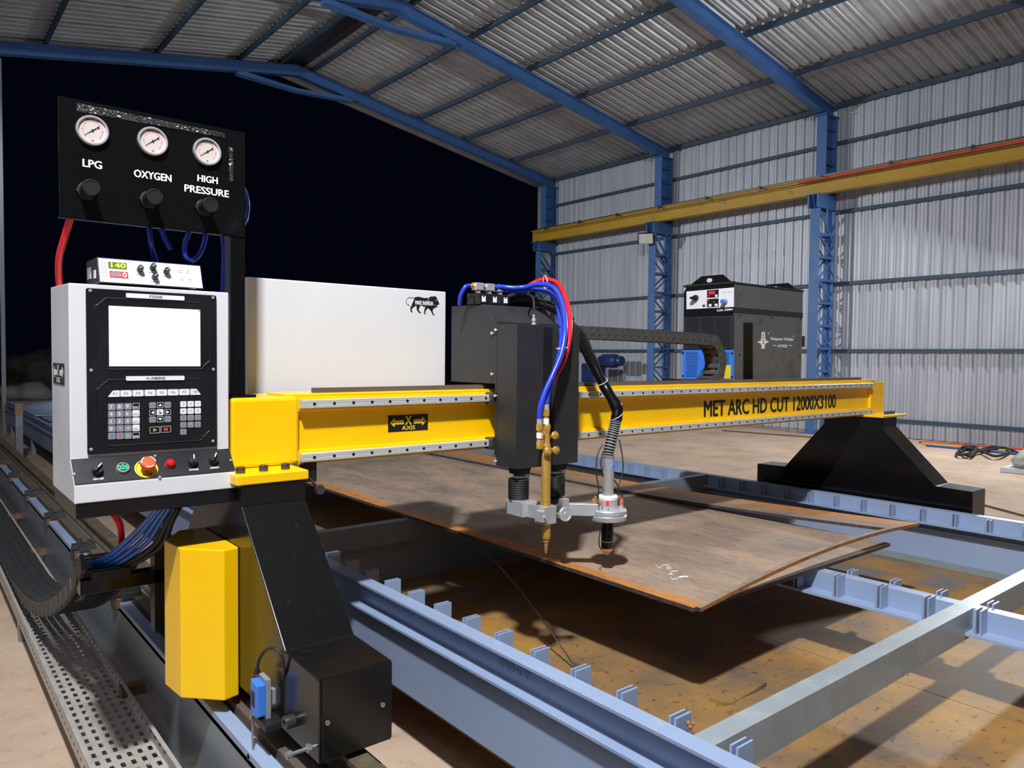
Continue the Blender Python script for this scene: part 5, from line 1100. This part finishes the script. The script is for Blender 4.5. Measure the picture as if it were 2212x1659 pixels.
# ================================================================== GAS HOSES from the valves to the oxy-fuel torch
def hp3(lst): return [onY(x, y, Y) for x, y, Y in lst]
s1 = v1+Vector((.044, 0, 0))
obj('ferrule', MB().cyl(v1+Vector((.036, 0, 0)), v1+Vector((.062, 0, -.001)), .0105, 14), M['alu'], ca)
h1 = hose('gas_hose', [v1+Vector((.05, 0, 0))]+hp3([(1085, 620, 2.50), (1110, 622, 2.47), (1135, 620, 2.44), (1165, 614, 2.38), (1192, 619, 2.32), (1210, 642, 2.27), (1219, 680, 2.22), (1220, 720, 2.18), (1213, 762, 2.16), (1196, 805, 2.15), (1178, 845, 2.15), (1167, 880, 2.15)])+[e1], 0.0105, 'blue_hose', 'bright blue rubber hose arching from the roof valves to the brass torch, outermost of two', n=12)
h2 = hose('gas_hose', [v2+Vector((.03, 0, 0))]+hp3([(1095, 628, 2.50), (1125, 630, 2.47), (1160, 626, 2.42), (1190, 634, 2.36), (1204, 660, 2.32), (1211, 700, 2.26), (1212, 740, 2.20), (1204, 782, 2.175), (1192, 820, 2.165), (1184, 850, 2.16)])+[e2], 0.0100, 'blue_hose', 'bright blue rubber hose nested inside the outer one, ending at the upper torch union', n=12)
h3 = hose('gas_hose', [v3+Vector((.03, 0, 0))]+hp3([(1110, 630, 2.51), (1135, 622, 2.49), (1160, 608, 2.46), (1182, 604, 2.42), (1205, 613, 2.37), (1222, 645, 2.31), (1231, 690, 2.25), (1229, 735, 2.21), (1217, 780, 2.19), (1196, 818, 2.185), (1180, 850, 2.185), (1173, 880, 2.185)])+[e3], 0.0105, 'red_hose', 'bright red rubber hose arching beside the blue ones to the brass torch', n=12)
hose('pneumatic_hose', [v1+Vector((-.044, 0, 0)), v1+Vector((-.065, .0, -.008)), v1+Vector((-.078, .01, -.04)), v1+Vector((-.07, .03, -.078))], 0.009, 'blue_hose', 'short blue hose bending down behind the first roof valve')
for hh, c_, r_ in ((h1, onY(1178, 610, 2.38), .030), (h3, onY(1214, 752, 2.175), .026)):
    d_ = Vector((.4, -.1, .05)) if r_ > .028 else Vector((-.1, 0, 1)); u, v, _ = frame(d_)
    obj('cable_tie', MB().tube([c_+(u*math.cos(t)*.6+v*math.sin(t))*r_ for t in [i*math.pi/10 for i in range(21)]], .0018, 5, False), M['tie'], hh)

# ================================================================== GANTRY CABLE CHAIN
YCc = 2.70; gc = thing('cable_chain', 'black cable chain arching from the carriage back onto the gantry beam', 'cable chain', (3.0, YCc, 1.37))
px1 = onY(1557, 775, YCc-.05).x
xr = px1-0.125; zt2, zb2 = 1.612, 1.345; rad = (zt2-zb2)/2
path = [(2.19, YCc, zt2+.012), (2.6, YCc, zt2+.012), (3.0, YCc, zt2+.010), (xr, YCc, zt2)]
path += [(xr+rad*math.sin(t)*1.1, YCc, zb2+rad+rad*math.cos(t)) for t in [math.radians(25*i) for i in range(1, 8)]]+[(xr-.15, YCc, zb2-.002), (3.0, YCc, zb2-.004), (2.4, YCc, zb2-.004)]
pts = chain_links(path, 0.058)
lk = MB()
for sy_ in (-1, 1): lk.prism(rrect(-0.036, 0.034, -.032, .032, 0.014, 3), 'y', sy_*.048-.005, sy_*.048+.005); lk.cyl((-.016, sy_*.053, 0), (-.016, sy_*.056, 0), .010, 10)
lk.box(-.012, .012, -.048, .048, .022, .029).box(-.012, .012, -.048, .048, -.029, -.022)
gl_ = mesh('chain_link', lk, M['chain_grey'])
for i, (a, b_) in enumerate(zip(pts, pts[1:])):
    d_ = b_-a; inst(gl_, 'chain_link', (a+b_)/2, gc, rot=(0, -math.atan2(d_.z, d_.x), 0), scale=(1, 1 if i % 2 else 1.06, 1))
for k, mt_ in enumerate(('rubber', 'blue_cable', 'green', 'orange', 'red_hose')):
    obj('inner_wire', MB().tube([p+Vector((0, -.03+.014*k, -.008)) for p in pts[1:-1:3]], .0055, 6), M[mt_], gc, smooth=60)
obj('chain_shelf', MB().box(1.9, 3.9, 2.66, YCc+.10, 1.295, 1.308), M['bar_rust'], ga)

# ================================================================== PLASMA POWER SOURCE
WXf, WYn = 3.984, 2.735
we = thing('plasma_power_source', 'charcoal plasma power source with blue lower grille behind the gantry beam', 'power source', (4.39, 2.9, 1.366))
p0 = onX(1476, 700, WXf); WYb = p0.y; WXe = onY(1733, 720, WYn).x; zt3 = 1.968; zb3 = 1.366
obj('case', MB().box(WXf+.02, WXe, WYn, WYb, zb3, zt3-.002), M['welder_grey'], we, bevel=0.003)
obj('lid_seam', MB().box(WXf+.02, WXe+.001, WYn-.0012, WYn, 1.787, 1.822), M['charcoal'], we)
frt = obj('front_frame', MB().prism([(WYn, zb3), (WYn, zt3), (WYb-.03, zt3), (WYb, zt3-.03), (WYb, zb3)], 'x', WXf, WXf+.022), M['black_gloss'], we, bevel=0.003)
def wf(x, y, off=0.0): return onX(1470+x/6.911, 590+y/6.911, WXf-off)
def quadX(name, c4, mt_, parent, off, th=.002, **k):
    q = [wf(x, y, off) for x, y in c4]; return obj(name, MB().hexa(q, [v+Vector((th, 0, 0)) for v in q]), M[mt_], parent, **k)
cpn = quadX('control_plate', [(88, 540), (795, 503), (797, 213), (88, 275)], 'panel_white', we, .002)
quadX('display_block', [(395, 370), (568, 358), (568, 242), (395, 258)], 'print_black', cpn, .003)
quadX('display_block', [(395, 512), (568, 500), (568, 376), (395, 388)], 'print_black', cpn, .003)
quadX('display_window', [(415, 322), (512, 315), (512, 262), (415, 272)], 'rose', cpn, .004)
def wtext(mb, s, x0, y0, x1, y1, hpx, off):
    a, b_, c_ = wf(x0, y0, off), wf(x1, y1, off), wf(x0, y0-hpx, off); text(mb, s, a, b_-a, c_-a, 1)
mb = MB(); wtext(mb, '126', 430, 310, 505, 305, 36, .0055); obj('digits', mb, M['led_red'], cpn)
for c4 in ([(515, 356), (552, 353), (552, 318), (515, 321)], [(420, 500), (462, 497), (462, 460), (420, 463)], [(510, 494), (552, 491), (552, 455), (510, 458)]): quadX('push_key', c4, 'key_white', cpn, .0045)
for x, y in ((422, 342), (410, 408), (498, 430)): quadX('status_light', [(x-9, y+8), (x+9, y+8), (x+9, y-8), (x-9, y-8)], 'led_red', cpn, .0045)
quadX('small_mark', [(330, 505), (365, 502), (365, 470), (330, 472)], 'print_black', cpn, .003)
for x, y in ((643, 288), (682, 285), (720, 282), (757, 278)): quadX('indicator_dot', [(x-5, y+6), (x+5, y+6), (x+5, y-6), (x-5, y-6)], 'print_black', cpn, .003)
a = wf(240, 370); obj('selector_knob', MB().lathe([(0.019, 0), (0.019, .018), (0.016, .022), (0.010, .036)], a, (-1, 0, 0), 20).box(a.x-.042, a.x-.018, a.y-.006, a.y+.022, a.z-.009, a.z+.006), M['black'], cpn, smooth=30)
a = wf(672, 428); k_ = obj('current_knob', MB().lathe([(0.018, 0), (0.019, .004), (0.016, .008), (0.015, .030)], a, (-1, 0, 0), 20), M['key_grey'], cpn, smooth=30); obj('knob_cap', MB().lathe([(0.015, .030), (0.0145, .036), (0, .037)], a, (-1, 0, 0), 20), M['blue_plastic'], k_, smooth=40)
mb = MB(); wtext(mb, 'LGK-200H', 545, 572, 780, 556, 32, .001); obj('lettering', mb, M['label_white'], frt)
gr = quadX('vent_panel', [(45, 1135), (790, 1128), (792, 635), (45, 652)], 'charcoal', we, .004, .006)
lv = MB()
for cx0_, cx1_ in ((88, 265), (312, 495), (540, 738)):
    for i in range(21):
        y = 672+i*21; a, b_ = wf(cx0_, y, .0048), wf(cx1_, y-4, .0048); lv.hexa([a, b_, b_+Vector((0, 0, -.0033)), a+Vector((0, 0, -.0033))], [v+Vector((.006, 0, 0)) for v in (a, b_, b_+Vector((0, 0, -.0033)), a+Vector((0, 0, -.0033)))])
obj('louvres', lv, M['print_black'], gr, kind='stuff')
bp = quadX('blue_grille', [(28, 1580), (790, 1590), (790, 1143), (30, 1148)], 'blue_plastic', we, .005, .008)
lv = MB()
for cx0_, cx1_ in ((80, 265), (640, 725)):
    for i in range(15):
        y = 1185+i*25
        if cx0_ == 640 and i > 7: continue
        a, b_ = wf(cx0_, y, .0058), wf(cx1_, y, .0058); lv.hexa([a, b_, b_+Vector((0, 0, -.004)), a+Vector((0, 0, -.004))], [v+Vector((.004, 0, 0)) for v in (a, b_, b_+Vector((0, 0, -.004)), a+Vector((0, 0, -.004)))])
obj('louvres', lv, M['pump_blue'], bp, kind='stuff')
quadX('warning_label', [(650, 1575), (748, 1572), (748, 1372), (660, 1372)], 'estop_yellow', bp, .0065)
quadX('ribbed_bulge', [(240, 1575), (330, 1430), (330, 1290), (265, 1150), (245, 1150), (240, 1575)][:4], 'blue_plastic', bp, .012, .01)
for x, y in ((40, 1195), (770, 1195), (38, 1535), (768, 1552)): p = wf(x, y, .005); obj('screw', MB().cyl((p.x, p.y, p.z), (p.x-.003, p.y, p.z), .007, 8), M['print_black'], bp)
def ws(x, y, off=0.0): return onY(1470+x/6.911, 590+y/6.911, WYn-off)
sl2 = MB()
for i in range(34):
    y = 742+i*24.8; a, b_ = ws(938, y+(-2), .0006), ws(1072, y+6, .0006); sl2.hexa([a, b_, b_+Vector((0, 0, -.0105)), a+Vector((0, 0, -.0105))], [v+Vector((0, -.006 if k in (2, 3) else 0.0, 0)) for k, v in enumerate((a, b_, b_+Vector((0, 0, -.004)), a+Vector((0, 0, -.004))))])
q = [ws(934, 1580, .0004), ws(1056, 1585, .0004), ws(1074, 738, .0004), ws(938, 732, .0004)]
sv = obj('side_vent', MB().hexa(q, [v+Vector((0, .002, 0)) for v in q]), M['print_black'], we)
obj('louvres', sl2, M['black'], sv, kind='stuff')
mb = MB()
LG = [(1212, 880), (1260, 880), (1264, 960), (1275, 1010), (1318, 1018), (1310, 1035), (1275, 1045), (1252, 1100), (1265, 1128), (1200, 1128), (1215, 1098), (1190, 1045), (1155, 1038), (1148, 1022), (1198, 1012), (1208, 960)]
mb.add([ws(x, y, .0008) for x, y in LG], [tuple(range(len(LG)))])
wa, wb_, wc_ = ws(1348, 1012, .0008), ws(1692, 1024, .0008), ws(1348, 955, .0008); text(mb, 'Huayuan Welder', wa, wb_-wa, wc_-wa, 1)
wa, wb_, wc_ = ws(1452, 1105, .0008), ws(1588, 1110, .0008), ws(1452, 1062, .0008); text(mb, '止於至善', wa, wb_-wa, wc_-wa, 1)
for x0, x1 in ((1375, 1432), (1610, 1665)): a, b_ = ws(x0, 1081, .0008), ws(x1, 1086, .0008); mb.hexa([a, b_, b_+Vector((0, 0, .004)), a+Vector((0, 0, .004))], [v+Vector((0, -.0002, 0)) for v in (a, b_, b_+Vector((0, 0, .004)), a+Vector((0, 0, .004)))])
for x, y in ((1313, 900), (1686, 942)): a = ws(x, y, .0008); mb.cyl(a, a+Vector((0, -.0003, 0)), .005, 12)
lgm = obj('logo_and_lettering', mb, M['label_white'], we)
mb = MB()
for c4 in ([(1229, 900), (1245, 900), (1245, 935), (1229, 935)], [(1225, 950), (1249, 950), (1249, 972), (1225, 972)], [(1230, 985), (1244, 985), (1244, 1035), (1230, 1035)], [(1218, 1045), (1258, 1045), (1238, 1068), (1238, 1068)]): mb.add([ws(x, y, .0011) for x, y in c4], [(0, 1, 2, 3)])
obj('logo_gaps', mb, M['welder_grey'], lgm)
for x, y in ((892, 627), (1362, 660), (1792, 688), (878, 1220), (1780, 1235)): a = ws(x, y); obj('screw', MB().cyl(a, a+Vector((0, -.003, 0)), .006, 8), M['print_black'], we)
obj('roof_plate', MB().box(WXf-.006, WXe+.004, WYn-.004, WYb+.004, zt3-.002, zt3+.010), M['charcoal'], we, bevel=0.002)
for x in (WXf+.02, WXe-.05):      # lifting lugs across the roof
    mb = MB(); mb.prism([(WYn+.02, zt3+.010), (WYn+.085, zt3+.062), (WYb-.12, zt3+.062), (WYb-.03, zt3+.010)], 'x', x, x+.006)
    o = obj('lifting_lug', mb, M['black_gloss'], we); obj('lug_slot', MB().prism([((WYn+WYb)/2+math.cos(t)*.022, zt3+.032+math.sin(t)*.014) for t in [i*math.pi/6 for i in range(12)]], 'x', x-.0006, x+.0066), M['grey_white'], o)
    obj('lug_foot', MB().box(x-.012, x+.024, WYn+.005, WYb-.005, zt3+.010, zt3+.014), M['black_gloss'], o)
obj('rear_bracket', MB().box(WXe, WXe+.07, WYn+.02, WYn+.05, 1.59, 1.665), M['charcoal'], we)
obj('power_platform', MB().box(3.9, 4.95, 2.66, 3.2, 1.345, 1.3655), M['black_gloss'], ga)
for x in (1.1, 1.75): obj('cabinet_bracket', MB().box(x, x+.05, 2.66, 2.75, 1.30, 1.34), M['black_gloss'], ga)

# ================================================================== LOOSE THINGS ON THE FLOOR
def fz(x, y, z_=0.0): return onZ(x, y, z_)
for i, (nm, mt_, y0, y1, lab) in enumerate((('red', 'red_line', 955, 976, 'long straight red pipe on the floor along the sheeted wall'), ('yellow', 'yellow_line', 958, 984, 'long straight yellow pipe on the floor along the sheeted wall'), ('blue', 'blue_line', 962, 990, 'long straight blue pipe on the floor along the sheeted wall'))):
    a, b_ = fz(1985+8*i, y0, .02), fz(2300, y1, .02); tag(obj('loose_pipe', MB().tube([a, (a+b_)/2, b_], .02, 8), M[mt_], smooth=60), lab, 'pipe', 'pipes along the wall')
cl_ = [(2215, 988), (2180, 970), (2140, 966), (2115, 972), (2085, 966), (2072, 972), (2095, 985), (2110, 968), (2100, 964), (2080, 966), (2120, 975), (2150, 985), (2178, 978), (2165, 968), (2120, 974), (2078, 982), (2068, 978), (2100, 965)]
tag(obj('cable_coil', MB().tube([fz(x, y, .03+.012*(i % 4)) for i, (x, y) in enumerate(cl_)], .022, 8), M['rubber'], smooth=60), 'loosely coiled black cable on the floor beside the coloured pipes', 'cable')
q = fz(2200, 1022); tag(blob('white_sack', (q.x+.25, q.y-.12, .07), (.30, .22, .16), M['sack'], 91), 'pale sack lying on a timber block on the open floor', 'sack')
tag(obj('timber_block', MB().box(q.x-.12, q.x+.35, q.y-.28, q.y+.18, 0, .07), M['grey_white'], bevel=0.005), 'pale timber block under the sack on the floor', 'timber block')
a, b_ = fz(2122, 1090, .012), fz(2330, 1145, .012); tag(obj('reinforcing_bar', MB().tube([a, b_], .010, 6, False), M['motor_brown']), 'thin rusty bar lying on the floor beyond the far leg', 'steel bar')
a, b_ = fz(1560, 930, .012), fz(1760, 945, .012); tag(obj('reinforcing_bar', MB().tube([a, b_], .014, 6, False), M['motor_brown']), 'thin rusty bar on the floor between the gantry and the wall', 'steel bar')
c0 = onZ(42, 1003, 0); w_ = m(13, c0)/2; zk = onX(42, 897, c0.x).z; zk2 = onX(42, 872, c0.x).z
sk = thing('marker_post', 'grey steel post with a brown timber top beside the far end of the table', 'post', c0)
obj('post', MB().box(c0.x-w_, c0.x+w_, c0.y-w_, c0.y+w_, 0, zk), M['table_dirty'], sk)
obj('timber_top', MB().box(c0.x-w_*1.1, c0.x+w_*1.1, c0.y-w_*1.1, c0.y+w_*1.1, zk, zk2), M['timber'], sk)
